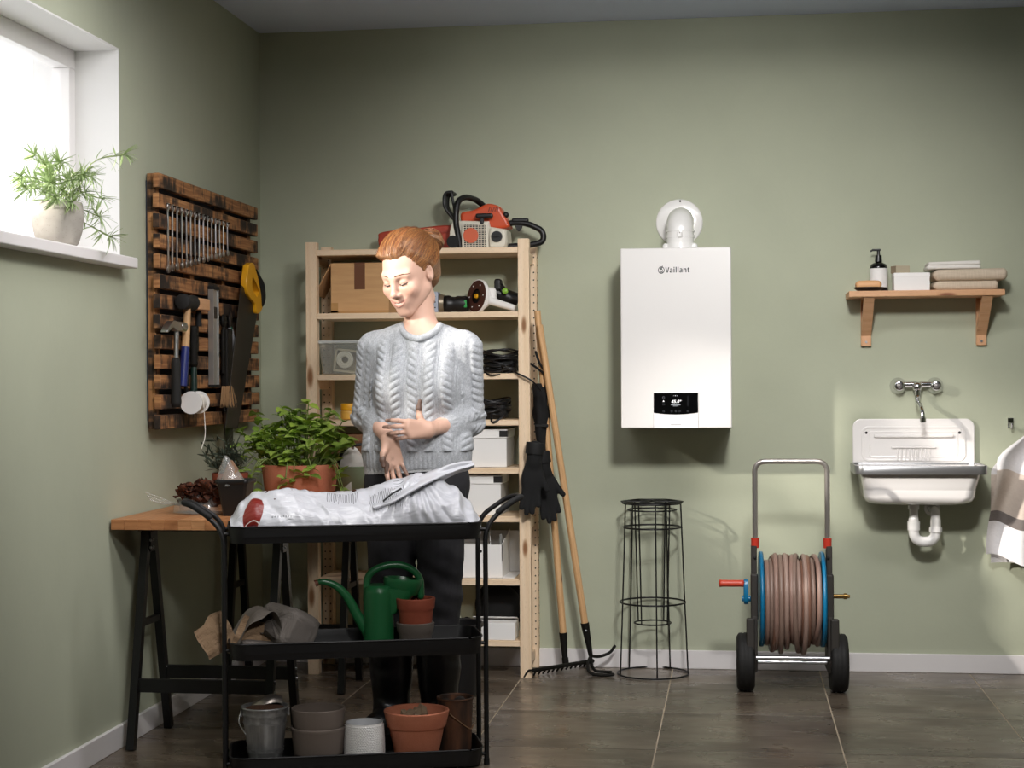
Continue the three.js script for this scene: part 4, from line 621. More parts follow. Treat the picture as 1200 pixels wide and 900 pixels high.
// apron and gloves hanging on the shelf side
{
  let t = thing('work_apron', 'black folded work apron hanging on the right side of the pine shelf', 'apron', [0, 0, 0]);
  part('cloth', sheet(24, 20, (u, v) => { const a = v * 6.2832, y = 1.2 - u * 0.34, w = 0.03 * (1 + 0.25 * Math.sin(u * 7)), n = 1 + 0.3 * noise3(u * 5, Math.cos(a) * 2, Math.sin(a) * 2); return [1.245 + Math.cos(a) * w * n, y, 0.17 + Math.sin(a) * 0.05 * n]; }, true), M.blackCloth, t);
  part('hem', [box(1.222, 1.276, 1.02, 1.032, 0.125, 0.222, 0.004)], M.blackMatte, t);
  part('strap', tube([[1.225, 1.33, 0.2], [1.245, 1.28, 0.22], [1.275, 1.235, 0.21], [1.26, 1.19, 0.19]], 0.005, 20), M.blackCloth, t);
  part('strap', tube([[1.215, 1.28, 0.28], [1.25, 1.25, 0.23], [1.272, 1.22, 0.18], [1.25, 1.185, 0.17]], 0.005, 20), M.blackCloth, t);
  function glove(x, y, z, rz, label) {
    const g = thing('work_glove', label, 'glove', [x, y, z], 0.3), f = (px, py, pz) => { let d = ellD(px, py, pz, [0, -0.07, 0], [0.045, 0.075, 0.02]); d = smin(d, capD(px, py, pz, [0, 0, 0], [0, 0.05, 0], 0.03, 0.034), 0.02); [[-0.032, -0.19], [-0.011, -0.21], [0.011, -0.205], [0.032, -0.175]].forEach(([fx, fy]) => { d = smin(d, capD(px, py, pz, [fx * 0.8, -0.11, 0], [fx * 1.1, fy, 0.006], 0.012, 0.0105), 0.008); }); d = smin(d, capD(px, py, pz, [0.03, -0.05, 0], [0.062, -0.11, 0.012], 0.014, 0.011), 0.012); return d; };
    const q = nets(f, [-0.09, -0.24, -0.06], [0.09, 0.1, 0.06], 0.006); part('glove_body', q, M.blackCloth, g); part('cuff', at(lathe([[0.031, 0.03], [0.037, 0.03], [0.038, 0.075], [0.033, 0.077]], 0, 0, 0, 24), 0, 0, 0), M.blackMatte, g); g.rotation.z = rz; return g;
  }
  glove(1.232, 0.885, 0.345, -0.1, 'black work glove hanging lower left on the shelf post'); glove(1.262, 0.845, 0.265, 0.16, 'black work glove hanging nearest the tool handles');
}
// ---------------------------------------------------------------- wall-hung boiler
{
  const t = thing('wall_boiler', 'white wall-hung gas boiler with black display on the green back wall', 'boiler', [1.587, 1.018, 0]), W = 0.44, Hh = 0.72, Z = 0.358;
  part('casing', box(0.003, W - 0.003, 0.004, Hh - 0.002, 0, Z - 0.03, 0.004), M.boiler, t);
  const face = canvasTex(1100, 1800, (c, w, h) => {
    c.fillStyle = '#e2dfdd'; c.fillRect(0, 0, w, h); c.fillStyle = '#23262a'; c.strokeStyle = '#23262a';
    c.font = 'bold 70px sans-serif'; c.textBaseline = 'alphabetic'; c.textAlign = 'left'; c.save(); c.translate(449, 247); const tw = c.measureText('Vaillant').width; c.scale(242 / tw, 1.05); c.fillText('Vaillant', 0, 0); c.restore();
    const x = 409, y = 222; c.lineWidth = 7; c.beginPath(); c.ellipse(x, y, 29, 32, 0, 0, 6.3); c.stroke(); c.lineWidth = 5; c.beginPath(); c.ellipse(x + 1, y + 9, 14, 19, 0, 0, 6.3); c.stroke(); c.beginPath(); c.ellipse(x + 1, y + 13, 6, 10, 0, 0, 6.3); c.fill();
    c.beginPath(); c.ellipse(x - 9, y - 30, 5, 15, -0.35, 0, 6.3); c.fill(); c.beginPath(); c.ellipse(x + 8, y - 30, 5, 15, 0.35, 0, 6.3); c.fill(); c.beginPath(); c.arc(x, y - 13, 8, 0, 6.3); c.fill();
  });
  const fm = std({ map: face, roughness: 0.32 }), cover = new RoundedBoxGeometry(W, Hh, 0.03, 3, 0.006), p = cover.attributes.position, uv = cover.attributes.uv;
  for (let i = 0; i < p.count; i++) uv.setXY(i, p.getX(i) / W + 0.5, p.getY(i) / Hh + 0.5);
  part('front_cover', at(cover, W / 2, Hh / 2, Z - 0.015), fm, t);
  const dispTex = canvasTex(704, 352, (c, w, h) => {
    c.fillStyle = '#050506'; c.fillRect(0, 0, w, h); c.fillStyle = '#f4f6f8'; c.font = 'italic bold 66px sans-serif'; c.textAlign = 'center'; c.fillText('45.0°', 356, 160);
    c.fillStyle = '#b9bcc0'; for (const [x, r] of [[318, 5], [346, 8], [376, 5]]) { c.beginPath(); c.arc(x, 44, r, 0, 6.3); c.fill(); }
    c.fillStyle = '#8f9398'; c.fillRect(276, 184, 150, 12); c.fillRect(310, 204, 84, 8);
    c.fillStyle = '#ffffff'; c.beginPath(); c.moveTo(142, 140); c.lineTo(158, 114); c.lineTo(174, 140); c.fill(); c.strokeStyle = '#6a6d71'; c.lineWidth = 4; c.beginPath(); c.arc(158, 72, 16, 0, 6.3); c.stroke(); c.strokeStyle = '#3c3e42'; c.strokeRect(144, 168, 28, 22);
    c.strokeStyle = '#4a4d51'; for (const x of [158, 286, 352, 414, 544]) { c.beginPath(); c.arc(x, 292, 13, 0, 6.3); c.stroke(); } c.fillStyle = '#17181a'; c.fillRect(530, 50, 34, 160);
  });
  const em = phys({ map: dispTex, emissiveMap: dispTex, emissive: 0xffffff, emissiveIntensity: 0.25, roughness: 0.12 });
  const x0 = 0.13, x1 = 0.306, yb = 0.002, yt = 0.141, s = new THREE.Shape(); s.moveTo(x0, yt); s.lineTo(x0, 0.0625); s.quadraticCurveTo((x0 + x1) / 2, 0.048, x1, 0.0625); s.lineTo(x1, yt);
  const dg = slab(s, 0.004), dp = dg.attributes.position, du = dg.attributes.uv; for (let i = 0; i < dp.count; i++) du.setXY(i, (dp.getX(i) - x0) / (x1 - x0), (dp.getY(i) - 0.053) / 0.088); part('display', dg.translate(0, 0, Z - 0.001), em, t, 'black glass display');
  const f = new THREE.Shape(); f.moveTo(x0, yb); f.lineTo(x1, yb); f.lineTo(x1, 0.0615); f.quadraticCurveTo((x0 + x1) / 2, 0.047, x0, 0.0615);
  part('service_flap', slab(f, 0.003).translate(0, 0, Z - 0.001), plain(0xe6e4e6, 0.3), t);
  part('flap_joint', [box(x0 - 0.0015, x0, yb, 0.0615, Z - 0.002, Z + 0.0006), box(x1, x1 + 0.0015, yb, 0.0615, Z - 0.002, Z + 0.0006)], plain(0xa9a7a6, 0.6), t);
  part('flap_mark', box(0.198, 0.238, 0.013, 0.0155, Z + 0.0018, Z + 0.0024), plain(0xa6a6aa, 0.5), t);
  part('flue_socket', cyl(0.062, 0.058, 0.035, 0.233, Hh + 0.014, 0.16, 40), M.whiteGloss, t);
  const fl = thing('flue_elbow', 'white flue elbow rising from the boiler into a round wall rosette', 'flue', [1.82, 1.738, 0]);
  part('rosette', at(lathe([[0, 0], [0.098, 0], [0.098, 0.004], [0.092, 0.012], [0.06, 0.016], [0, 0.016]], 0, 0, 0, 56), -0.008, 0.133, 0.0, Math.PI / 2), M.whiteGloss, fl);
  part('elbow', [tube([[0, 0.03, 0.16], [0, 0.08, 0.16], [0, 0.112, 0.148], [0, 0.13, 0.11], [0, 0.133, 0.06], [0, 0.133, 0.01]], 0.055, 50, 36), cyl(0.055, 0.055, 0.05, 0, 0.03, 0.16, 36)], M.whiteGloss, fl);
  part('clamp_band', [cyl(0.058, 0.058, 0.012, 0, 0.06, 0.16, 36), cyl(0.0595, 0.0595, 0.006, 0, 0.082, 0.158, 36)], M.whiteGloss, fl);
  part('clip', [ball(0.014, -0.058, 0.018, 0.185), ball(0.014, 0.058, 0.018, 0.185)], M.whiteGloss, fl);
  part('screw', [ball(0.004, 0, 0.098, 0.207, 1, 1, 1, 10), ball(0.004, 0, 0.071, 0.2185, 1, 1, 1, 10), ball(0.0045, -0.004, 0.222, 0.014, 1, 1, 1, 10)], M.steelDark, fl); part('test_cap', [rbox(0.02, 0.024, 0.012, 0, 0.064, 0.216, 0.005)], M.whiteGloss, fl);
}
// ---------------------------------------------------------------- wooden wall shelf and what stands on it
const WS = 1.564;
{
  const t = thing('wall_shelf', 'small oak wall shelf on two slanted brackets above the sink', 'shelf', [0, 0, 0]);
  part('shelf_board', muv(box(2.496, 3.105, WS - 0.024, WS, 0.0, 0.21, 0.002), 0, soff()), M.shelfOak, t);
  for (const x of [2.577, 3.04]) {
    part('wall_upright', muv(box(x - 0.0205, x + 0.0205, 1.345, WS - 0.025, 0, 0.02, 0.002), 1, soff()), M.shelfOak, t);
    part('strut', muv(at(slab(poly([[0.02, 1.388], [0.02, 1.425], [0.165, WS - 0.026], [0.2, WS - 0.026]]), 0.041, 0.0015), x + 0.0205, 0, 0, 0, -Math.PI / 2, 0), 1, soff()), M.shelfOak, t);
    part('screw', at(cyl(0.005, 0.005, 0.003, 0, 0, 0, 12), x, 1.362, 0.0205, Math.PI / 2), M.steel, t);
  }
  let s = thing('soap_dish', 'small black soap dish at the left end of the oak shelf', 'dish', [2.578, WS, 0.16]); part('dish', lathe([[0, 0], [0.04, 0], [0.056, 0.012], [0.058, 0.016], [0.05, 0.015], [0, 0.008]], 0, 0, 0, 40).scale(1.05, 1, 0.75), M.blackSatin, s);
  s = thing('soap_bar', 'peach-coloured oval bar of soap lying on the black dish', 'soap', [2.576, WS + 0.008, 0.16]); part('bar', new RoundedBoxGeometry(0.104, 0.034, 0.064, 6, 0.0165).translate(0, 0.0175, 0), plain(0xe0aa78, 0.5), s); part('stamp', slab(smoothPoly([[-0.03, 0.0], [0, 0.018], [0.03, 0], [0, -0.018]]), 0.0012).rotateX(-Math.PI / 2).translate(0, 0.0342, 0), plain(0xd89e6c, 0.5), s);
  s = thing('pump_bottle', 'black pump soap bottle with blank white label on the oak shelf', 'bottle', [2.624, WS, 0.075]);
  part('body', lathe([[0, 0], [0.033, 0], [0.036, 0.003], [0.036, 0.1], [0.031, 0.114], [0.014, 0.122], [0.014, 0.126], [0, 0.126]], 0, 0, 0, 40), plain(0x0b0a0a, 0.14), s); part('label', cyl(0.0364, 0.0364, 0.078, 0, 0.058, 0, 40, true), plain(0xe8e6e4, 0.6), s, 'white paper label');
  part('pump', [cyl(0.015, 0.013, 0.026, 0, 0.138, 0), cyl(0.006, 0.006, 0.022, 0, 0.16, 0, 12), rbox(0.036, 0.008, 0.015, -0.009, 0.173, 0, 0.003), rod([-0.024, 0.173, 0.0], [-0.032, 0.167, 0.0], 0.0035)], plain(0x0a0a0a, 0.35), s);
  s = thing('white_soap_box', 'white cardboard box in the middle of the oak shelf', 'box', [2.748, WS, 0.12]); part('body', box(-0.07, 0.07, 0, 0.06, -0.045, 0.045, 0.001), M.white, s); part('lid', box(-0.0712, 0.0712, 0.058, 0.073, -0.0462, 0.0462, 0.0015), plain(0xeeecea, 0.5), s);
  s = thing('wooden_block', 'small pale wooden block on top of the white box', 'block', [2.706, WS + 0.073, 0.125]); part('block', muv(at(box(-0.03, 0.03, 0, 0.03, -0.025, 0.025, 0.0015), 0, 0, 0, 0, 0.35, 0), 0, soff()), plain(0xb3a68e, 0.7), s); part('end_face', muv(at(box(-0.0305, -0.03, 0.001, 0.029, -0.024, 0.024), 0, 0, 0, 0, 0.35, 0)), plain(0x8c7c66, 0.8), s);
  function foldedTowel(name, label, x0, x1, y, h, z0, z1, mat, layers, bend = 0) {
    const k = thing(name, label, 'towel', [(x0 + x1) / 2, y, (z0 + z1) / 2]), w = x1 - x0, d = z1 - z0;
    for (let i = 0; i < layers; i++) {
      const hh = h / layers, g = new RoundedBoxGeometry(w * (1 - 0.025 * i), hh * 1.02, d * (1 - 0.03 * i), 7, hh * 0.49), p = g.attributes.position;
      for (let j = 0; j < p.count; j++) { const x = p.getX(j), y = p.getY(j), z = p.getZ(j), top = y > 0 && i === layers - 1 ? 1 : 0.25; p.setXYZ(j, x + 0.003 * noise3(y * 60, z * 20, i + w * 9), y + top * (0.0035 * noise3(x * 16, z * 18, i * 3 + w * 40) + bend * Math.sin(x * 30) * 0.25), z + 0.004 * noise3(x * 14, i * 7, w * 30) + i * 0.002); }
      g.computeVertexNormals(); part('fold', at(muv(g), 0, hh * (i + 0.5), 0), mat, k);
    }
    return k;
  }
  foldedTowel('folded_towel', 'beige linen towel at the bottom of the folded pile on the oak shelf', 2.832, 3.085, WS, 0.036, 0.02, 0.185, M.linen, 1);
  foldedTowel('folded_towel', 'wider beige linen towel on the middle of the folded pile', 2.83, 3.12, WS + 0.038, 0.046, 0.01, 0.19, M.linen, 1);
  foldedTowel('white_cloth', 'crumpled white cloth on top of the beige towel pile', 2.808, 3.02, WS + 0.086, 0.03, 0.03, 0.165, M.whiteCloth, 2, 0.02);
}
// ---------------------------------------------------------------- sink, tap, trap
{
  const t = thing('enamel_sink', 'white enamelled utility sink with splashback hung on the back wall', 'sink', [2.765, 0, 0]), w = 0.49;
  part('splashback', [slab(rrTop(w, 0.83, 1.045, 0.035), 0.016, 0.004).translate(0, 0, 0.004)], M.enamel, t);
  const lip = (a, b, h0, h1, r, z, d) => slab((() => { const s = rrPath(a, h0, h1, r); s.holes.push(rrPath(b, h0 + (a - b) / 2, h1 - (a - b) / 2, Math.max(0.005, r - (a - b) / 2))); return s; })(), d, 0.0022).translate(0, 0, z);
  part('splash_frame', [lip(0.42, 0.4, 0.87, 1.015, 0.03, 0.0175, 0.006), lip(0.36, 0.345, 0.885, 0.995, 0.012, 0.0175, 0.0045)], M.enamel, t);
  part('soap_ledge', [rbox(0.32, 0.012, 0.02, 0, 0.975, 0.024, 0.005, 3), rbox(0.18, 0.008, 0.016, 0, 0.928, 0.023, 0.004, 3)], M.enamel, t);
  const ribs = []; for (let i = 0; i < 9; i++) ribs.push(rbox(0.008, 0.05, 0.012, -0.064 + i * 0.016, 0.898, 0.021, 0.004, 2)); part('drain_ribs', ribs, M.enamel, t);
  part('screw', [-0.19, 0.185].map((x) => ball(0.0055, x, 0.988, 0.021, 1, 1, 0.6, 12)), M.blackMatte, t);
  part('rim', [loft([[0.832, 0.498, 0.285, 0.03, 0, 0.1645], [0.832, 0.515, 0.302, 0.04, 0, 0.165], [0.866, 0.515, 0.302, 0.04, 0, 0.165], [0.866, 0.498, 0.285, 0.03, 0, 0.1645], [0.832, 0.498, 0.285, 0.03, 0, 0.1645]], [false, false])], plain(0x9a9a9c, 0.34, { metalness: 0.75 }), t, 'grey metal rim');
  part('basin', loft([[0.86, 0.5, 0.288, 0.03, 0, 0.165], [0.842, 0.47, 0.27, 0.035, 0, 0.16], [0.83, 0.448, 0.255, 0.04, 0, 0.152], [0.78, 0.442, 0.25, 0.045, 0, 0.15], [0.74, 0.436, 0.245, 0.05, 0, 0.148], [0.722, 0.42, 0.23, 0.055, 0, 0.145], [0.71, 0.39, 0.2, 0.06, 0, 0.142], [0.704, 0.3, 0.14, 0.06, 0, 0.14], [0.706, 0.1, 0.08, 0.03, 0, 0.14], [0.712, 0.1, 0.08, 0.03, 0, 0.14], [0.716, 0.38, 0.19, 0.05, 0, 0.142], [0.74, 0.428, 0.236, 0.05, 0, 0.148], [0.86, 0.478, 0.268, 0.03, 0, 0.165]], [false, true], 8), M.enamel, t);
  const tr = thing('sink_trap', 'white plastic drain trap with U-bend under the sink', 'trap', [2.765, 0, 0.13]);
  part('tailpiece', [cyl(0.018, 0.018, 0.1, -0.012, 0.66, 0, 24)], M.whiteGloss, tr);
  part('u_bend', [bent([[-0.012, 0.64, 0], [-0.012, 0.55, 0], [0.075, 0.55, 0], [0.075, 0.64, 0]], 0.0435, 0.021, 20)], M.whiteGloss, tr); part('outlet_pipe', [bent([[0.075, 0.6, 0], [0.075, 0.675, 0], [0.075, 0.675, -0.128]], 0.03, 0.019, 18)], M.whiteGloss, tr);
  part('nut', [cyl(0.025, 0.026, 0.036, -0.012, 0.615, 0, 12), cyl(0.026, 0.026, 0.02, 0.075, 0.6, 0, 12), cyl(0.023, 0.023, 0.018, -0.012, 0.69, 0, 24)], M.whiteGloss, tr); part('wall_rosette', at(cyl(0.032, 0.03, 0.006, 0, 0, 0, 32), 0.075, 0.675, -0.126, Math.PI / 2), M.whiteGloss, tr);
  const tp = thing('wall_tap', 'chrome two-handled wall tap above the enamel sink', 'tap', [2.78, 1.181, 0]);
  for (const s of [-1, 1]) { part('handle', [at(lathe([[0, 0], [0.034, 0], [0.034, 0.006], [0.026, 0.012], [0.02, 0.028], [0.022, 0.036], [0.022, 0.06], [0.016, 0.068], [0, 0.068]], 0, 0, 0, 32), s * 0.074, 0, 0.0, Math.PI / 2)], M.chrome, tp); part('handle_cap', at(lathe([[0, 0.068], [0.012, 0.068], [0.01, 0.074], [0, 0.075]], 0, 0, 0, 24), s * 0.074, 0, 0.0, Math.PI / 2), plain(0x8a8686, 0.3, { metalness: 0.5 }), tp); }
  part('crossbar', [rod([-0.074, 0.005, 0.035], [0.074, 0.005, 0.035], 0.012, 0.012, 20), ball(0.021, 0, -0.004, 0.04)], M.chrome, tp);
  part('spout', [tube([[0, -0.01, 0.045], [0.0, -0.04, 0.05], [-0.004, -0.065, 0.08], [0.003, -0.08, 0.12], [0.006, -0.105, 0.155], [0.008, -0.142, 0.165]], 0.0095, 40, 16), cyl(0.0125, 0.0125, 0.02, 0.0, -0.03, 0.048, 20), cyl(0.0125, 0.012, 0.018, 0.008, -0.138, 0.165, 20)], M.chrome, tp);
  const hk = thing('wall_hook', 'small chrome coat hook on the wall right of the tap', 'hook', [3.156, 1.018, 0]); part('plate', rbox(0.024, 0.042, 0.006, 0, 0.008, 0.003, 0.002), M.chrome, hk); part('prong', tube([[0, 0.006, 0.004], [0, -0.008, 0.022], [0, -0.012, 0.034], [0, 0.004, 0.042]], 0.006, 16), M.chrome, hk);
}
function rrPath(w, y0, y1, r) { return rrShape(w, y1 - y0, r, 0, (y0 + y1) / 2); }
function rrTop(w, y0, y1, r) { const s = new THREE.Shape(); s.moveTo(-w / 2, y0); s.lineTo(w / 2, y0); s.lineTo(w / 2, y1 - r); s.absarc(w / 2 - r, y1 - r, r, 0, Math.PI / 2); s.lineTo(-w / 2 + r, y1); s.absarc(-w / 2 + r, y1 - r, r, Math.PI / 2, Math.PI); return s; }
// ---------------------------------------------------------------- checked cloth at the right edge
{
  const check = tex(256, 512, (u, v0) => { const v = 1 - v0; const bandY = v < 0.36 ? 0 : v < 0.67 ? 1 : v < 0.75 ? 2 : 0, bandX = u > 0.62 && u < 0.82 ? 1 : 0, n = 10 * (fbm(u, v, 60, 120, 201, 2) - 0.5); const base = bandY === 1 ? [206, 192, 180] : bandY === 2 ? [118, 110, 106] : [232, 229, 230]; const c = bandX && bandY !== 2 ? mixc(base, [214, 206, 198], 0.6) : base; const line = Math.abs(u - 0.46) < 0.006 ? 0.4 : 1; return c.map((x) => (x + n) * line); });
  const m = std({ map: check, roughness: 0.95, bumpMap: T.weave, bumpScale: 0.0006, side: THREE.DoubleSide });
  const t = thing('checked_towel', 'white and grey-beige checked towel hanging at the right edge of the picture', 'towel', [3.27, 0, 0.02]);
  part('front_cloth', sheet(40, 40, (u, v) => { const d = 1 - v, sp = lerp(0.1, 1, sstep(d, 0, 0.3)), x = (u - 0.5) * 0.38 * sp - 0.02 + 0.02 * Math.sin(d * 5 + u * 3) * sp, z = 0.075 + 0.032 * Math.sin(u * 15 + d * 3) * (0.4 + 0.6 * sp) + 0.012 * Math.sin(d * 6) + 0.02 * d; return [x, 1.03 - d * (0.64 - 0.11 * (1 - u)) + 0.008 * Math.sin(u * 14), z, u, v]; }), m, t);
  part('back_cloth', sheet(36, 30, (u, v) => { const d = 1 - v, sp = lerp(0.08, 1, sstep(d, 0, 0.35)), x = (u - 0.5) * 0.4 * sp - 0.005, z = 0.04 + 0.02 * Math.sin(u * 12 + 1 + d * 2) * sp; return [x, 1.02 - d * 0.56, z, u * 0.9 + 0.05, v]; }), m, t);
  part('hanging_loop', tube([[0, 1.02, 0.06], [0.006, 1.045, 0.05], [0, 1.062, 0.035]], 0.003, 10, 6), M.whiteCloth, t);
  const hk = thing('wall_hook', 'chrome coat hook that carries the checked towel', 'hook', [3.27, 1.055, 0]); part('plate', rbox(0.024, 0.042, 0.006, 0, 0.008, 0.003, 0.002), M.chrome, hk); part('prong', tube([[0, 0.006, 0.004], [0, 0.0, 0.04], [0, 0.006, 0.06]], 0.006, 16), M.chrome, hk);
}
// ---------------------------------------------------------------- plant stands of black wire
{
  const pole = (n, r0, y0, r1, y1, ph, w = 0.0031) => { const o = []; for (let i = 0; i < n; i++) { const a = ph + i / n * 6.2832; o.push(rod([Math.cos(a) * r0, y0, Math.sin(a) * r0], [Math.cos(a) * r1, y1, Math.sin(a) * r1], w, w, 8)); } return o; };
  let t = thing('wire_plant_support', 'tall black wire plant support narrowing upwards, on the floor before the back wall', 'plant support', [1.698, 0, 0.155]);
  for (const [R, y] of [[0.146, 0.005], [0.134, 0.298], [0.118, 0.606], [0.121, 0.705]]) part('ring', ring(R, 0.0036, 0, y, 0), M.blackWire, t);
  pole(5, 0.146, 0.005, 0.134, 0.298, 0.15).forEach((g) => part('leg', g, M.blackWire, t)); pole(5, 0.134, 0.298, 0.119, 0.705, 0.15).forEach((g) => part('upright', g, M.blackWire, t));
  t = thing('wire_plant_support', 'smaller black wire support hanging upside down inside the taller one', 'plant support', [1.698, 0.707, 0.155]);
  part('base_ring', ring(0.126, 0.0036, 0, 0.004, 0, 6), M.blackWire, t); part('ring', ring(0.075, 0.0034, 0, -0.495, 0), M.blackWire, t); part('ring', ring(0.1, 0.003, 0, -0.03, 0), M.blackWire, t);
  part('cross_wire', [0, 1, 2].map((i) => rod([Math.cos(i * 1.047) * 0.125, 0.004, Math.sin(i * 1.047) * 0.125], [-Math.cos(i * 1.047) * 0.125, 0.004, -Math.sin(i * 1.047) * 0.125], 0.0028, 0.0028, 8)), M.blackWire, t);
  pole(4, 0.09, 0.002, 0.075, -0.495, 0.6).forEach((g) => part('upright', g, M.blackWire, t));
}
// ---------------------------------------------------------------- hose trolley
{
  const t = thing('hose_trolley', 'two-wheeled garden hose trolley with blue reel and tubular steel handle', 'hose reel', [2.252, 0, 0.47], 0.02);
  const fr = plain(0x37332f, 0.6, { bumpMap: T.grain, bumpScale: 0.0003 });
  for (const s of [-1, 1]) {
    const x = s * 0.166; part('wheel', at(lathe([[0, -0.026], [0.05, -0.026], [0.06, -0.03], [0.098, -0.034], [0.11, -0.026], [0.112, -0.012], [0.108, -0.009], [0.112, -0.006], [0.112, 0.006], [0.108, 0.009], [0.112, 0.012], [0.11, 0.026], [0.098, 0.034], [0.06, 0.03], [0.05, 0.026], [0, 0.026]], 0, 0, 0, 40), s * 0.178, 0.112, 0, 0, 0, Math.PI / 2), M.rubber, t);
    part('wheel_hub', at(cyl(0.03, 0.025, 0.012, 0, 0, 0, 20), s * 0.207, 0.112, 0, 0, 0, -s * Math.PI / 2), fr, t);
    const sh = (pts, x0, x1) => at(slab(smoothPoly(pts, 60), x1 - x0, 0.004), x1, 0, 0, 0, -Math.PI / 2, 0);
    part('side_frame', [at(slab(poly([[-0.09, 0.08], [0.05, 0.08], [0.068, 0.12], [0.068, 0.29], [0.05, 0.305], [0.028, 0.32], [0.03, 0.47], [0.03, 0.565], [-0.02, 0.565], [-0.03, 0.46], [-0.075, 0.32]]), 0.022, 0.004), x - s * 0.022 + 0.011, 0, 0, 0, -Math.PI / 2, 0), box(x - s * 0.006 - 0.016, x - s * 0.006 + 0.016, 0.1, 0.29, 0.05, 0.085, 0.006), box(x - s * 0.022 - 0.014, x - s * 0.022 + 0.014, 0.28, 0.46, 0.02, 0.06, 0.008)], fr, t);
    part('collar', cyl(0.0155, 0.0165, 0.038, s * 0.1385, 0.575, 0.005, 24), M.red, t, 'red collar');
    part('bolt', ball(0.006, s * 0.14, 0.52, 0.033, 1, 1, 0.6, 10), M.blackMatte, t);
    part('reel_flange', at(lathe([[0, -0.004], [0.17, -0.004], [0.182, -0.008], [0.185, 0], [0.182, 0.008], [0.17, 0.004], [0, 0.004]], 0, 0, 0, 56), s * 0.117, 0.357, 0.0, 0, 0, Math.PI / 2), M.blue, t, 'blue reel flange');
  }
  part('handle', bent([[-0.1385, 0.56, 0.005], [-0.1385, 0.893, 0.012], [0.1385, 0.893, 0.012], [0.1385, 0.56, 0.005]], 0.045, 0.0105, 16), plain(0xc2bcb6, 0.28, { metalness: 0.8 }), t);
  part('axle', [rod([-0.19, 0.112, 0], [0.19, 0.112, 0], 0.008), rod([-0.14, 0.14, 0.075], [0.14, 0.14, 0.075], 0.0085)], M.steel, t);
  part('drum', at(cyl(0.075, 0.075, 0.22, 0, 0, 0, 32), 0, 0.357, 0, 0, 0, Math.PI / 2), M.blackMatte, t);
  const hm = [0x9a7c70, 0x8c7468, 0xa58a7e, 0x84604f].map((c) => std({ color: c, roughness: 0.4, bumpMap: T.grain, bumpScale: 0.0002 }));
  for (let i = 0; i < 21; i++) {
    const low = i < 11, x0 = low ? -0.097 + i * 0.0194 : -0.078 + (i - 11) * 0.0173, sl = low ? rr(-0.006, 0.006) : rr(-0.04, 0.04), R = (low ? 0.148 : 0.168) + rr(-0.006, 0.006), sag = rr(0.0, 0.03), pts = [];
    for (let k = 0; k < 16; k++) { const a = k / 16 * 6.2832; pts.push([clamp(x0 + sl * Math.sin(a * 0.5 + 0.3) * Math.cos(a * 0.5), -0.098, 0.098), 0.357 + Math.cos(a) * R - (Math.cos(a) < 0 ? sag * -Math.cos(a) * 1.4 : 0), Math.sin(a) * R * 0.92]); }
    part('hose_coil', tube(pts, 0.0098, 72, 10, true), hm[i % 4], t);
  }
  part('crank', [rod([-0.15, 0.357, 0], [-0.19, 0.357, 0], 0.012), at(slab(smoothPoly([[-0.02, 0], [0, -0.02], [0.02, 0], [0.016, 0.06], [0, 0.078], [-0.016, 0.06]]), 0.018, 0.003), -0.166, 0.355, 0, 0, -Math.PI / 2, 0)], M.blue, t); part('crank_handle', lathe([[0, 0], [0.0145, 0], [0.0135, 0.01], [0.0135, 0.088], [0.0155, 0.096], [0, 0.1]], 0, 0, 0, 24).rotateZ(Math.PI / 2).translate(-0.181, 0.416, 0), plain(0xd04a34, 0.4), t, 'orange-red crank handle');
  part('hose_connector', [rod([0.16, 0.37, 0.01], [0.198, 0.37, 0.01], 0.0085), rod([0.198, 0.37, 0.01], [0.212, 0.37, 0.01], 0.0115), rod([0.212, 0.37, 0.01], [0.222, 0.37, 0.01], 0.007)], plain(0x9c7c48, 0.3, { metalness: 0.9 }), t, 'brass hose connector');
}
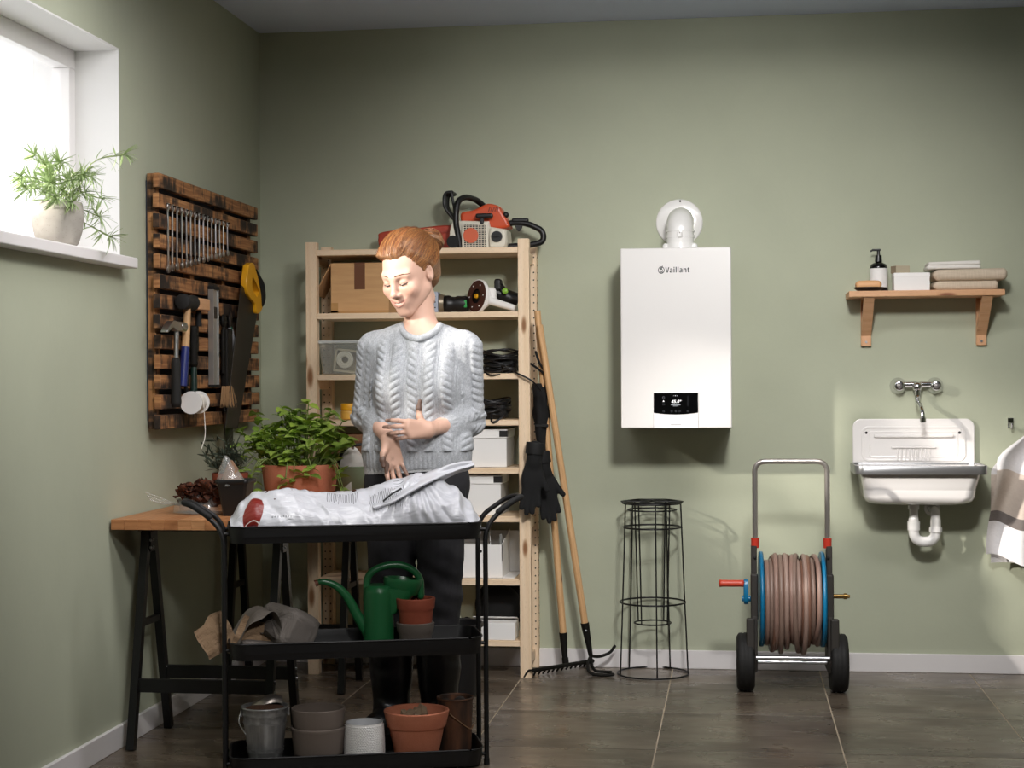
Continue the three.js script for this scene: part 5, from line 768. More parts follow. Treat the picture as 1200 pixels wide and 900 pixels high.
// ---------------------------------------------------------------- black three-tier trolley and what stands on it
const TA = 0.287, TC = [0.842, 1.861];
const TP = (x, y, z) => [TC[0] + x * Math.cos(TA) + z * Math.sin(TA), y, TC[1] - x * Math.sin(TA) + z * Math.cos(TA)];
const TRAY = [0.716, 0.357, 0.007];                  // undersides of the trays
{
  const t = thing('tiered_trolley', 'black metal three-tier trolley with looped handles at both ends', 'trolley', [TC[0], 0, TC[1]], TA);
  TRAY.forEach((y) => {
    const tray = part('tray', loft([[y + 0.001, 0.77, 0.253, 0.045], [y + 0.001, 0.776, 0.259, 0.05], [y + 0.02, 0.778, 0.262, 0.05], [y + 0.022, 0.783, 0.267, 0.052], [y + 0.046, 0.785, 0.269, 0.052], [y + 0.05, 0.787, 0.271, 0.052], [y + 0.054, 0.785, 0.269, 0.052], [y + 0.053, 0.779, 0.263, 0.05], [y + 0.02, 0.775, 0.259, 0.05], [y + 0.008, 0.77, 0.254, 0.046]], [true, true], 8), M.trolley, t);
    part('tray_rim', (() => { const p = rrShape(0.787, 0.271, 0.053).getPoints(10).map((q) => [q.x, y + 0.052, q.y]); p.pop(); return tube(p, 0.0032, 160, 6, true, 0.1); })(), M.trolley, tray);
  });
  for (const s of [-1, 1]) {
    const x = s * 0.407;
    part('handle_loop', bent([[x, 0.006, 0.08], [x, 0.755, 0.08], [s * 0.5, 0.835, 0.068], [s * 0.53, 0.84, 0.04], [s * 0.53, 0.84, -0.055], [s * 0.5, 0.83, -0.085], [x, 0.765, -0.1], [x, 0.006, -0.1]], 0.05, 0.0078, 14), M.trolley, t);
    for (const z of [0.08, -0.1]) { part('foot_cap', cyl(0.0095, 0.009, 0.02, x, 0.01, z, 14), M.blackMatte, t); for (const y of TRAY) part('bracket', [rod([x, y + 0.028, z], [s * 0.388, y + 0.028, z], 0.006, 0.006, 8)], M.trolley, t); }
    part('handle_grip', [tube([[s * 0.45, 0.797, 0.076], [s * 0.5, 0.831, 0.068], [s * 0.527, 0.84, 0.045]], 0.0098, 16, 12)], M.blackMatte, t);
  }
  part('crossbar', rod([-0.407, 0.16, -0.1], [-0.407, 0.16, 0.08], 0.005), M.trolley, t);
}
// bag of potting soil on the top tray
{
  const y0 = TRAY[0] + 0.009;
  const t = thing('soil_bag', 'crumpled white plastic bag of potting soil sprawled across the top tray', 'bag', TP(0, 0, 0), TA);
  const print = canvasTex(1536, 768, (c, w, h) => {
    c.fillStyle = '#cbccd3'; c.fillRect(0, 0, w, h);
    c.fillStyle = '#80251f'; c.beginPath(); c.ellipse(136, 590, 62, 150, 0.1, 0, 6.3); c.fill(); c.strokeStyle = '#e6e2e0'; c.lineWidth = 9; c.beginPath(); c.ellipse(130, 712, 46, 44, 0, 3.4, 6.0); c.stroke(); c.fillStyle = '#5a2430'; c.beginPath(); c.ellipse(130, 722, 36, 24, 0, 3.14, 6.28); c.fill();
    c.fillStyle = '#55565c'; let r = 5; const q = () => { r = (r * 16807) % 2147483647; return r / 2147483647; };
    for (let i = 0; i < 22; i++) c.fillRect(845 + i * 10, 440 + q() * 20, 3, 190 * (0.5 + 0.5 * q()));
    for (let i = 0; i < 16; i++) c.fillRect(590 + i * 12, 400 + q() * 14, 3, 70 + 40 * q());
    c.fillStyle = '#8a8c92'; for (let i = 0; i < 8; i++) c.fillRect(250 + i * 16, 640 + q() * 6, 7, 16);
    c.fillStyle = '#6c6e74'; for (let i = 0; i < 3; i++) c.fillRect(1000, 400 + i * 16, 80 - i * 20, 3);
  });
  const m = phys({ map: print, roughness: 0.3, clearcoat: 0.4, clearcoatRoughness: 0.25, bumpMap: T.crumple, bumpScale: 0.003 });
  const topH = [[0, 0.06], [0.04, 0.1], [0.1, 0.135], [0.22, 0.146], [0.32, 0.136], [0.45, 0.136], [0.55, 0.142], [0.66, 0.165], [0.74, 0.18], [0.82, 0.176], [0.9, 0.14], [0.96, 0.09], [1, 0.05]];
  const H1 = (u) => { let i = 0; while (i < topH.length - 2 && u > topH[i + 1][0]) i++; const [a, b] = [topH[i], topH[i + 1]], s = clamp((u - a[0]) / (b[0] - a[0]), 0, 1); return lerp(a[1], b[1], s * s * (3 - 2 * s)); };
  const ridge = (x, y, z) => { let h = 0, a = 1; for (let o = 0; o < 3; o++) { h += a * (1 - Math.abs(noise3(x, y, z)) * 2); x *= 2.1; y *= 2.1; z *= 2.1; a *= 0.5; } return h; };
  part('sack', sheet(150, 110, (u, v) => {
    const a = (v - 0.25) * 6.2832; let x = -0.388 + u * 0.782; const e = (q, p) => Math.sign(q) * Math.pow(Math.abs(q), p), h = H1(u), d = 0.118 * Math.pow(Math.sin(Math.PI * clamp(0.03 + u * 0.94, 0, 1)), 0.22);
    const c = Math.cos(a), s = Math.sin(a); let z = e(c, 0.75) * d, y = s > 0 ? Math.pow(s, 0.8) * h : s * 0.002; y *= 1 - 0.32 * Math.max(0, c) * sstep(s, 0.1, 0.9);
    const w = sstep(s, -0.1, 0.35), crease = (n) => 1 - Math.pow(Math.abs(n), 0.55) * 1.5;
    const n1 = noise3(x * 7 + z * 9, y * 8 + 3, z * 7 - x * 9), n2 = noise3(x * 17 - z * 8 + 9, y * 16, z * 13 + x * 7), n3 = noise3(x * 34 + y * 20, z * 30, 4);
    const r = 0.75 * crease(n1) + 0.5 * crease(n2) + 0.2 * crease(n3); y += w * Math.max(0, s) * 0.011 * r; z += w * c * 0.011 * r; x += w * 0.004 * crease(n2);
    const fan = Math.atan2(y - 0.19 + 0.0, x - 0.2), folds = Math.abs(Math.sin(fan * 8 + n1 * 2.5)) * sstep(u, 0.5, 0.72) * 0.013 * w; y += folds * 0.6 * Math.max(0, s); z += folds * c;
    const left = Math.abs(Math.sin((x * 1.3 + y * 1.5 + n1 * 0.05) * 16)) * (1 - sstep(u, 0.3, 0.55)) * 0.011 * w; y += left * 0.5 * Math.max(0, s); z += left * c;
    if (c > 0 && s > -0.2) { const over = sstep(u, 0.25, 0.42) * (1 - sstep(u, 0.55, 0.66)); z += over * 0.012 * (1 - clamp(s, 0, 1)); y += over * 0.018 * (1 - sstep(s, 0, 0.3)) * c; }
    return [x, y0 + Math.max(y, 0.001), z, u, clamp((v - 0.25) * 2, 0.001, 0.999)];
  }, true), m, t);
  // gathered open neck standing up at the right
  part('neck', sheet(50, 36, (u, v) => {
    const a = v * 6.2832, p = new THREE.CatmullRomCurve3([V(0.06, y0 + 0.08, 0.03), V(0.15, y0 + 0.13, 0.03), V(0.25, y0 + 0.178, 0.0), V(0.345, y0 + 0.212, -0.03), V(0.385, y0 + 0.22, -0.04)]).getPoint(u), r = lerp(0.062, 0.02, Math.pow(u, 1.2)), n = 1 + 0.2 * Math.sin(a * 5 + u * 4) + 0.3 * noise3(u * 6, Math.cos(a) * 2, Math.sin(a) * 2);
    return [p.x - Math.sin(a) * r * 0.22 * n, p.y + Math.sin(a) * r * 0.42 * n, p.z + Math.cos(a) * r * 1.1 * n, 0.62 + u * 0.3, 0.1 + v * 0.1];
  }, true), m, t);
  part('soil_crumbs', [[-0.27, 0.146, 0.02], [-0.235, 0.148, 0.03], [-0.25, 0.14, 0.055], [-0.2, 0.15, 0.02], [0.0, 0.145, 0.0], [-0.22, 0.14, 0.06], [-0.28, 0.13, 0.05]].map((q, i) => { const g = new THREE.IcosahedronGeometry(0.0035 + 0.003 * rnd(), 1); g.scale(1.5, 0.7, 1); return at(g, q[0], y0 + q[1] * (1 - 0.1 * (q[2] > 0.04)) - 0.004, q[2], 0, i, 0); }), M.soil, t);
  part('tear_edge', [tube([[0.085, y0 + 0.115, 0.105], [0.11, y0 + 0.135, 0.1], [0.14, y0 + 0.15, 0.085]], 0.0035, 12, 6), tube([[0.17, y0 + 0.13, 0.098], [0.21, y0 + 0.155, 0.08], [0.24, y0 + 0.168, 0.06]], 0.002, 12, 6)], plain(0x2a2a2c, 0.6), t);
}
const onTray = (k, x, z) => TP(x, TRAY[k] + 0.0085, z);
{
  let t = thing('paper_sack', 'crumpled dark grey paper sack on the middle tray', 'bag', onTray(1, -0.275, 0.01), TA + 0.25);
  const lobe = (hx, hy, hz, n0, ex) => sheet(48, 48, (u, v) => { const th = v * 6.2832, ph = (u - 0.5) * Math.PI, e = (t) => Math.sign(t) * Math.pow(Math.abs(t), ex), cr = 1 - Math.pow(Math.abs(noise3(Math.cos(th) * 2.2 + n0, u * 4, Math.sin(th) * 2.2)), 0.6), n = 1 + 0.1 * cr; return [e(Math.sin(ph)) * hx * n, e(Math.cos(ph)) * e(Math.sin(th)) * hy * n, e(Math.cos(ph)) * e(Math.cos(th)) * hz * n]; }, true);
  const onFloor = (g) => { const p = g.attributes.position; for (let i = 0; i < p.count; i++) if (p.getY(i) < 0.001) p.setY(i, 0.001); g.computeVertexNormals(); return g; };
  part('bag_bottom', onFloor(at(lobe(0.066, 0.062, 0.08, 3, 0.42), 0.062, 0.07, 0.01, 0.1, 0.35, -0.5)), M.greyPaper, t);
  const paper = std({ color: 0x6e6660, roughness: 0.85, side: THREE.DoubleSide, bumpMap: T.crumple, bumpScale: 0.003 });
  part('bag_side', onFloor(sheet(40, 16, (u, v) => { const a = -0.05 + u * 3.2, n = 1 + 0.1 * noise3(u * 5, v * 3, 4); return [-0.055 + Math.cos(a) * 0.062 * n + 0.035 * Math.sin(a), Math.sin(a) * 0.128 * n + 0.003, -0.075 + 0.16 * v + 0.012 * Math.sin(u * 6)]; })), paper, t);
  part('inner_fold', onFloor(sheet(20, 16, (u, v) => [-0.03 + 0.075 * u, 0.075 - 0.05 * u + 0.014 * noise3(u * 4, v * 4, 9), -0.06 + 0.15 * v])), paper, t);
  part('folded_top', onFloor(at(lobe(0.08, 0.014, 0.05, 12, 0.6), -0.01, 0.03, 0.03, 0.1, 0.0, -0.1)), M.greyPaper, t);
  t = thing('kraft_paper', 'torn brown kraft paper tucked under the grey sack', 'paper', onTray(1, -0.36, 0.03), TA + 0.2);
  for (const [rz, ry, w, h, x, z] of [[0.55, 0.3, 0.12, 0.11, -0.045, 0.0], [-0.5, 0.1, 0.14, 0.1, 0.03, 0.035], [0.12, -0.3, 0.19, 0.05, 0.07, 0.055]]) part('sheet', at(sheet(10, 10, (u, v) => [(u - 0.5) * w, v * h + 0.012 * noise3(u * 3, v * 3, w * 40), 0.012 * noise3(u * 4 + 7, v * 4, w * 30)]), x, 0.012, z, -0.25, ry, rz), std({ color: 0x94795e, roughness: 0.9, side: THREE.DoubleSide, bumpMap: T.crumple, bumpScale: 0.003 }), t);
  t = thing('watering_can', 'dark green plastic watering can with long curved spout on the middle tray', 'watering can', onTray(1, 0.075, -0.01), TA);
  part('body', loft([[0, 0.094, 0.12, 0.046], [0.004, 0.1, 0.126, 0.05], [0.012, 0.1, 0.126, 0.05], [0.018, 0.096, 0.12, 0.048], [0.1, 0.094, 0.116, 0.046], [0.176, 0.096, 0.118, 0.047], [0.192, 0.088, 0.11, 0.044], [0.2, 0.07, 0.09, 0.035]], [true, true], 10), M.green, t);
  part('filler', [at(lathe([[0.03, 0], [0.042, 0.005], [0.05, 0.04], [0.05, 0.055], [0.047, 0.055], [0.045, 0.04], [0.035, 0.008]], 0, 0, 0, 32).scale(1.25, 1, 1), 0.075, 0.165, 0, 0, 0, -0.08), loft([[0.11, 0.05, 0.08, 0.02, 0.03, 0], [0.165, 0.12, 0.09, 0.04, 0.055, 0], [0.19, 0.13, 0.09, 0.04, 0.06, 0]], [true, true])], M.green, t);
  part('spout', (() => { const c = new THREE.CatmullRomCurve3([V(-0.03, 0.045, 0), V(-0.065, 0.1, 0), V(-0.1, 0.165, 0), V(-0.135, 0.2, 0), V(-0.175, 0.214, 0), V(-0.192, 0.212, 0)]); return sheet(40, 14, (u, v) => { const p = c.getPoint(u), tg = c.getTangent(u), n = V(-tg.y, tg.x, 0), r = lerp(0.022, 0.008, Math.pow(u, 0.6)), a = v * 6.2832; return [p.x + n.x * Math.cos(a) * r, p.y + n.y * Math.cos(a) * r, Math.sin(a) * r * 0.9]; }, true); })(), M.green, t);
  part('rose', rod([-0.19, 0.212, 0], [-0.2, 0.208, 0], 0.009, 0.012, 14), plain(0x6a3a28, 0.6), t);
  part('handle', bent([[-0.038, 0.15, 0], [-0.036, 0.235, 0], [0.02, 0.262, 0], [0.085, 0.262, 0], [0.135, 0.225, 0], [0.135, 0.16, 0]], 0.045, 0.0115, 14), M.green, t);
  part('base_ring', loft([[0.0, 0.104, 0.13, 0.052], [0.008, 0.104, 0.13, 0.052]], [true, true], 10), M.green, t);
  function clayPot(name, label, pos, r0, r1, h, rimH, rimW, mat, fill, group) { const k = thing(name, label, 'plant pot', pos, 0, group), hb = h - rimH, q = lerp(r0, r1, hb / h); part('pot', lathe([[0, 0], [r0 - 0.003, 0], [r0, 0.003], [q, hb - 0.002], [q + rimW, hb], [r1 + rimW, h - 0.003], [r1 + rimW - 0.002, h], [r1 - 0.004, h], [r1 - 0.006, h - 0.004], [lerp(r0, r1, 0.8) - 0.006, h * (fill || 0.1)], [0, h * (fill || 0.1)]], 0, 0, 0, 48), mat, k); return k; }
  clayPot('clay_pot', 'grey weathered plant pot holding the small terracotta pot on the middle tray', onTray(1, 0.188, 0.03), 0.047, 0.058, 0.084, 0.03, 0.003, M.greyPot, 0.1);
  clayPot('clay_pot', 'small reddish terracotta pot stacked inside the grey pot', TP(0.19, TRAY[1] + 0.0695, 0.03), 0.049, 0.0585, 0.1, 0.034, 0.004, M.terraDark, 0.1);
  // bottom tray
  t = thing('zinc_bucket', 'small galvanised bucket with lying handle at the left of the bottom tray', 'bucket', onTray(2, -0.284, 0.03), TA);
  part('pail', lathe([[0, 0.004], [0.046, 0.004], [0.047, 0], [0.051, 0.003], [0.05, 0.012], [0.053, 0.016], [0.051, 0.022], [0.0555, 0.045], [0.058, 0.048], [0.056, 0.053], [0.0585, 0.057], [0.0565, 0.061], [0.066, 0.132], [0.069, 0.136], [0.0665, 0.141], [0.0685, 0.158], [0.0715, 0.162], [0.069, 0.167], [0.072, 0.18], [0.075, 0.183], [0.073, 0.187], [0.069, 0.185], [0.067, 0.165], [0, 0.16]], 0, 0, 0, 56), M.zinc, t);
  part('soil', [ball(0.068, 0, 0.172, 0, 1, 0.22, 1, 28)], M.soil, t);
  part('bail', tube([[-0.074, 0.172, 0], [-0.08, 0.14, 0.02], [-0.06, 0.11, 0.052]].map((p) => p), 0.0022, 14, 6), M.steel, t); part('ear', [rbox(0.006, 0.022, 0.018, -0.073, 0.165, 0, 0.002), rbox(0.006, 0.022, 0.018, 0.073, 0.165, 0, 0.002)], M.zinc, t);
  t = thing('hand_scoop', 'worn metal hand scoop stuck into the soil of the zinc bucket', 'scoop', TP(-0.28, TRAY[2] + 0.185, 0.02), TA);
  part('scoop', sheet(12, 12, (u, v) => { const a = (v - 0.5) * 2.6; return [-0.045 + u * 0.095, 0.0 + 0.03 * Math.sin(u * 2.2) + 0.03 * Math.cos(a) - 0.022, -0.03 + 0.034 * Math.sin(a) * (0.5 + 0.5 * Math.sin(Math.PI * (0.2 + 0.7 * u)))]; }), plain(0xa29a94, 0.35, { metalness: 0.85, side: THREE.DoubleSide }), t);
  t = clayPot('clay_pot', 'large dull brown clay pot, the lower one of the stacked pair on the bottom tray', onTray(2, -0.119, 0.035), 0.074, 0.085, 0.118, 0.012, 0.001, M.brownPot, 0.1);
  t = clayPot('clay_pot', 'dull brown clay pot nested in its twin, the upper of the stacked pair', TP(-0.119, TRAY[2] + 0.0685, 0.035), 0.072, 0.0835, 0.116, 0.05, 0.0015, M.brownPot, 0.4);
  // white pot with a pattern of facets in relief
  t = thing('faceted_pot', 'white ceramic pot with honeycomb relief in the middle of the bottom tray', 'plant pot', onTray(2, 0.024, 0.05), TA);
  part('pot', sheet(104, 300, (u, v) => { const a = v * 6.2832, y = u * 0.128, r = lerp(0.0625, 0.0585, u * u) + 0.001 * Math.sin(u * 3.1), row = Math.floor(u * 24), cx = v * 46 + (row % 2) * 0.5, fx = cx - Math.floor(cx) - 0.5, fy = u * 24 - row - 0.5, k = Math.max(0, 1 - Math.hypot(fx, fy) * 2), rim = u > 0.955 || u < 0.02 ? 0 : 1, q = r + rim * 0.0022 * Math.min(1, k * 1.6); return [Math.cos(a) * q, y, Math.sin(a) * q]; }, true), M.whiteGloss, t);
  part('inside', lathe([[0, 0.01], [0.05, 0.01], [0.054, 0.128], [0.0585, 0.128]], 0, 0, 0, 48), plain(0xd5d6da, 0.4), t);
  t = clayPot('terracotta_pot', 'bright terracotta pot with broad rim holding pale wood chips', onTray(2, 0.19, 0.035), 0.066, 0.098, 0.158, 0.05, 0.0055, M.terra, 0.75);
  part('wood_chips', [0, 1, 2, 3, 4, 5, 6, 7].map((i) => { const g = new THREE.IcosahedronGeometry(rr(0.014, 0.028), 0); g.scale(1.6, 0.7, 1); return at(g, rr(-0.05, 0.05), 0.128 + rr(0, 0.02), rr(-0.05, 0.05), rnd() * 3, rnd() * 3, rnd() * 3); }), plain(0x9a826a, 0.9), t); part('dark_soil', ball(0.085, 0, 0.118, 0, 1, 0.12, 1), M.soil, t);
  t = thing('rusty_pail', 'rusty brown metal pail with thin wire handle at the right of the bottom tray', 'pail', onTray(2, 0.325, -0.066), TA);
  part('pail', lathe([[0, 0.004], [0.064, 0.004], [0.066, 0], [0.069, 0.004], [0.0765, 0.166], [0.08, 0.168], [0.0805, 0.174], [0.077, 0.176], [0.074, 0.17], [0.066, 0.02], [0, 0.012]], 0, 0, 0, 52).scale(0.75, 1, 0.75), M.rust, t);
  part('wire_handle', tube([[0.056, 0.085, 0.022], [0.042, 0.078, 0.046], [0.0, 0.11, 0.061], [-0.024, 0.13, 0.058]], 0.002, 24, 6), plain(0x7a5a3c, 0.6), t);
  part('clods', [0, 1, 2, 3, 4, 5, 6].map(() => { const g = new THREE.IcosahedronGeometry(rr(0.012, 0.024), 1); return at(g, rr(-0.034, 0.034), 0.14 + rr(0, 0.014), rr(-0.034, 0.034)); }).concat([cyl(0.05, 0.054, 0.12, 0, 0.08, 0, 32)]), plain(0x2c2622, 0.95), t);
}
// ---------------------------------------------------------------- the woman
{
  const P = thing('person', 'woman with pinned-up auburn hair in grey cable-knit sweater rubbing soil off her hands', 'person', [0.957, 0, 1.42]);
  // --- skeleton in room coordinates
  const SR = [0.812, 1.325, 1.395], SL = [1.122, 1.322, 1.395], ER = [0.78, 1.095, 1.335], EL = [1.12, 1.08, 1.35], WR = [0.902, 1.02, 1.6], WL = [1.03, 1.05, 1.575];
  const HC = V(0.935, 1.578, 1.43), HQ = new THREE.Quaternion().setFromEuler(new THREE.Euler(D(23), D(-23), D(2), 'YXZ')), HS = 1.07, HQi = HQ.clone().invert();
  const toRoom = (x, y, z) => V(x, y, z).multiplyScalar(HS).applyQuaternion(HQ).add(HC);
  // --- head in its own frame: x to her left, y up, z out of the face
  const lipU = [[-0.029, -0.0535, 0], [-0.014, -0.0605, 0], [0, -0.0637, 0], [0.014, -0.0605, 0], [0.029, -0.0535, 0]], lipL = [[-0.0285, -0.0545, 0], [-0.0145, -0.0705, 0], [0, -0.0755, 0], [0.0145, -0.0705, 0], [0.0285, -0.0545, 0]];
  const chain = (x, y, z, pts, r) => { let d = 9; for (let i = 0; i < pts.length - 1; i++) d = Math.min(d, capD(x, y, z, pts[i], pts[i + 1], r[i], r[i + 1])); return d; };
  function headBase(x, y, z) {
    const ax = Math.abs(x); let d = ellD(x, y, z, [0, 0.035, -0.015], [0.073, 0.088, 0.094]);
    d = smin(d, ellD(x, y, z, [0, -0.022, 0.026], [0.06, 0.082, 0.064]), 0.03);
    d = smin(d, capD(ax, y, z, [0.05, -0.05, 0.004], [0.013, -0.101, 0.063], 0.02, 0.0155), 0.026); d = smin(d, ellD(x, y, z, [0, -0.1, 0.067], [0.02, 0.0155, 0.017]), 0.02);
    d = smin(d, ellD(ax, y, z, [0.037, -0.03, 0.061], [0.0265, 0.024, 0.0205]), 0.022); d = smin(d, capD(ax, y, z, [0.008, 0.018, 0.08], [0.042, 0.019, 0.064], 0.011, 0.01), 0.018);
    d = smin(d, ellD(x, y, z, [0, -0.064, 0.074], [0.034, 0.026, 0.02]), 0.018);
    d = smax(d, -ellD(ax, y, z, [0.0288, -0.001, 0.0935], [0.017, 0.0115, 0.014]), 0.012); d = smin(d, ellD(ax, y, z, [0.0288, -0.0005, 0.072], [0.0155, 0.0125, 0.0135]), 0.005);
    d = smin(d, capD(x, y, z, [0, 0.012, 0.083], [0, -0.03, 0.104], 0.0075, 0.0088), 0.014); d = smin(d, ellD(x, y, z, [0, -0.0345, 0.1045], [0.0105, 0.0092, 0.0105]), 0.007); d = smin(d, ellD(ax, y, z, [0.0112, -0.038, 0.094], [0.0078, 0.0072, 0.01]), 0.006); d = smax(d, -ellD(ax, y, z, [0.0058, -0.0435, 0.1005], [0.0036, 0.003, 0.005]), 0.003);
    const ex = ellD(ax, y, z, [0.0745, -0.004, -0.012], [0.009, 0.0275, 0.0165]); let e = smax(ex, -ellD(ax, y, z, [0.0832, -0.001, -0.0095], [0.0075, 0.0175, 0.0085]), 0.004); e = smin(e, ellD(ax, y, z, [0.0765, -0.014, 0.0015], [0.005, 0.007, 0.0045]), 0.004); d = smin(d, e, 0.006);
    d = smin(d, capD(x, y, z, [0, -0.04, -0.02], [0.0, -0.095, -0.038], 0.05, 0.044), 0.03);
    return d;
  }
  const zAt = (f, x, y) => { let z = 0.13; while (z > 0 && f(x, y, z) > 0) z -= 0.0004; return z; };
  for (const q of lipU) q[2] = zAt(headBase, q[0], q[1]) - 0.0006; for (const q of lipL) q[2] = zAt(headBase, q[0], q[1]) - 0.0008;
  const slit = [[-0.027, -0.0545], [-0.014, -0.0645], [0, -0.0685], [0.014, -0.0645], [0.027, -0.0545]].map(([x, y]) => [x, y, zAt(headBase, x, y) + 0.001]), rU = [0.001, 0.0026, 0.0028, 0.0026, 0.001], rL = [0.001, 0.0032, 0.0038, 0.0032, 0.001], rS = [0.0008, 0.0028, 0.0034, 0.0028, 0.0008];
  function headF(x, y, z) { let d = headBase(x, y, z); if (d > 0.02 || z < 0.05 || y > -0.04 || y < -0.1) return d; d = smin(d, chain(x, y, z, lipU, rU), 0.003); d = smin(d, chain(x, y, z, lipL, rL), 0.003); return smax(d, -chain(x, y, z, slit, rS), 0.0015); }
  const skin = [0.68, 0.42, 0.32], mixv = (a, b, t) => a.map((q, i) => lerp(q, b[i], t));
  function headTint(x, y, z) {
    const ax = Math.abs(x); let c = skin; const lip = Math.min(chain(x, y, z, lipU, rU), chain(x, y, z, lipL, rL));
    c = mixv(c, [0.66, 0.33, 0.24], 0.5 * (1 - sstep(Math.hypot(ax - 0.04, y + 0.03, (z - 0.07)), 0.008, 0.034))); c = mixv(c, [0.5, 0.19, 0.16], 0.62 * (1 - sstep(lip, 0.0004, 0.0022)));
    return c;
  }
  const headGeo = nets(headF, [-0.1, -0.17, -0.13], [0.1, 0.14, 0.13], 0.0031); tint(headGeo, headTint); headGeo.scale(HS, HS, HS); headGeo.applyQuaternion(HQ); headGeo.translate(HC.x, HC.y, HC.z);
  // --- hands
  function handBones(w, dir, nrm, thumbOut, sc, curls, thumb) {
    const d = V(...dir).normalize(), n = V(...nrm); n.addScaledVector(d, -n.dot(d)).normalize(); let s = d.clone().cross(n); if (s.dot(V(...thumbOut)) < 0) s.negate();
    const at3 = (a, b, c) => V(...w).addScaledVector(d, a * sc).addScaledVector(s, b * sc).addScaledVector(n, c * sc).toArray(), B = [], tips = [];
    [[0.03, 0.094], [0.0105, 0.1], [-0.0105, 0.096], [-0.029, 0.086]].forEach(([o, k], i) => {
      B.push([at3(0.004, o * 0.55, 0), at3(k, o, -0.002), 0.0165 * sc, 0.0125 * sc]);
      let p = at3(k, o, 0), ang = 0; const L = [[0.042, 0.026, 0.021], [0.046, 0.029, 0.022], [0.043, 0.027, 0.021], [0.034, 0.021, 0.019]][i], rad = [0.0092, 0.0086, 0.0078, 0.0068], spread = [0.1, 0.02, -0.06, -0.16][i];
      for (let q = 0; q < 3; q++) { ang += curls[i][q]; const v = d.clone().multiplyScalar(Math.cos(ang)).addScaledVector(n, Math.sin(ang)).addScaledVector(s, spread * Math.cos(ang)).normalize().multiplyScalar(L[q] * sc), e = V(...p).add(v).toArray(); B.push([p, e, rad[q] * sc * (i === 3 ? 0.9 : 1), rad[q + 1] * sc * (i === 3 ? 0.9 : 1)]); p = e; }
      tips.push(p);
    });
    const t0 = at3(0.022, 0.02, 0.006), t1 = at3(0.022 + thumb[0][0], 0.02 + thumb[0][1], 0.006 + thumb[0][2]), t2 = at3(0.022 + thumb[1][0], 0.02 + thumb[1][1], 0.006 + thumb[1][2]), t3 = at3(0.022 + thumb[2][0], 0.02 + thumb[2][1], 0.006 + thumb[2][2]);
    B.push([t0, t1, 0.0165 * sc, 0.012 * sc], [t1, t2, 0.0112 * sc, 0.0102 * sc], [t2, t3, 0.0102 * sc, 0.0082 * sc]); tips.push(t3); return { B, tips };
  }
  const HL = handBones(WL, [-0.66, 0.04, 0.62], [-0.68, -0.1, -0.72], [0, 1, 0], 0.84, [[0.3, 0.4, 0.3], [0.4, 0.45, 0.3], [0.5, 0.55, 0.35], [0.55, 0.6, 0.4]], [[0.012, 0.032, 0.006], [0.014, 0.065, 0.008], [0.01, 0.094, 0.004]]);
  const HR = handBones(WR, [0.17, -0.98, 0.05], [0.45, 0.1, 0.9], [-1, 0, 0.3], 0.86, [[0.15, 0.25, 0.2], [0.1, 0.2, 0.15], [0.15, 0.2, 0.2], [0.25, 0.3, 0.2]], [[0.03, 0.02, 0.02], [0.055, 0.03, 0.028], [0.08, 0.03, 0.032]]);
  function handMesh(Hd, w, from) {
    const all = [w, from, ...Hd.B.flatMap((b) => [b[0], b[1]])], lo = [0, 1, 2].map((i) => Math.min(...Hd.B.map((b) => Math.min(b[0][i], b[1][i])), w[i]) - 0.03), hi = [0, 1, 2].map((i) => Math.max(...Hd.B.map((b) => Math.max(b[0][i], b[1][i])), w[i]) + 0.03);
    const back = V(...from).sub(V(...w)).normalize().multiplyScalar(0.05).add(V(...w)).toArray();
    const f = (x, y, z) => { let d = capD(x, y, z, back, w, 0.0275, 0.0225); for (let i = 0; i < Hd.B.length; i++) { const b = Hd.B[i], q = capD(x, y, z, b[0], b[1], b[2], b[3]); const palm = i % 4 === 0 && i < 16; d = smin(d, q, palm ? 0.016 : i >= 16 ? 0.009 : 0.0045); } return d; };
    const g = nets(f, lo, hi, 0.0029); return tint(g, (x, y, z) => { let t = 9; for (const q of Hd.tips) t = Math.min(t, Math.hypot(x - q[0], y - q[1], z - q[2])); const n = noise3(x * 70, y * 70, z * 70) * 0.5 + noise3(x * 160, y * 160, z * 160) * 0.3, k = clamp(0.35 + n * 1.3 + 0.9 * (1 - t / 0.035), 0, 1) * 0.95; const deep = Math.hypot(x - Hd.tips[4][0], y - Hd.tips[4][1], z - Hd.tips[4][2]) < 0.034 ? 1 : 0; return mixv(mixv(skin, [0.36, 0.2, 0.13], 0.2), [0.055, 0.026, 0.017], Math.max(k * 0.75 * (t < 0.05 ? 1 : 0.6), deep * 0.9)); });
  }
  // --- the body under the clothes, one surface
  const leg = (x, y, z, hip, knee, ank, r) => smin(capD(x, y, z, hip, knee, r[0], r[1]), capD(x, y, z, knee, ank, r[1], r[2]), 0.02);
  const HipR = [0.872, 0.85, 1.41], HipL = [1.04, 0.85, 1.41], KR = [0.868, 0.48, 1.43], KL = [1.04, 0.48, 1.43], AR = [0.862, 0.09, 1.4], AL = [1.03, 0.09, 1.4];
  function torso(x, y, z, k) { let d = ellD(x, y, z, [0.958, 0.99, 1.405], [0.168 + k, 0.26, 0.108 + k]); d = smin(d, ellD(x, y, z, [0.966, 1.2, 1.395], [0.152 + k, 0.19, 0.108 + k]), 0.05); const bx = Math.abs(x - 0.964); d = smin(d, ellD(bx, y, z, [0.066, 1.2, 1.478], [0.064 + k * 0.6, 0.066 + k, 0.05 + k * 0.7]), 0.045); d = smin(d, capD(x, y, z, [0.85, 1.325, 1.392], [1.085, 1.322, 1.392], 0.05 + k, 0.05 + k), 0.06); return smin(d, ellD(x, y, z, [0.968, 1.36, 1.385], [0.1 + k, 0.045 + k, 0.07 + k]), 0.04); }
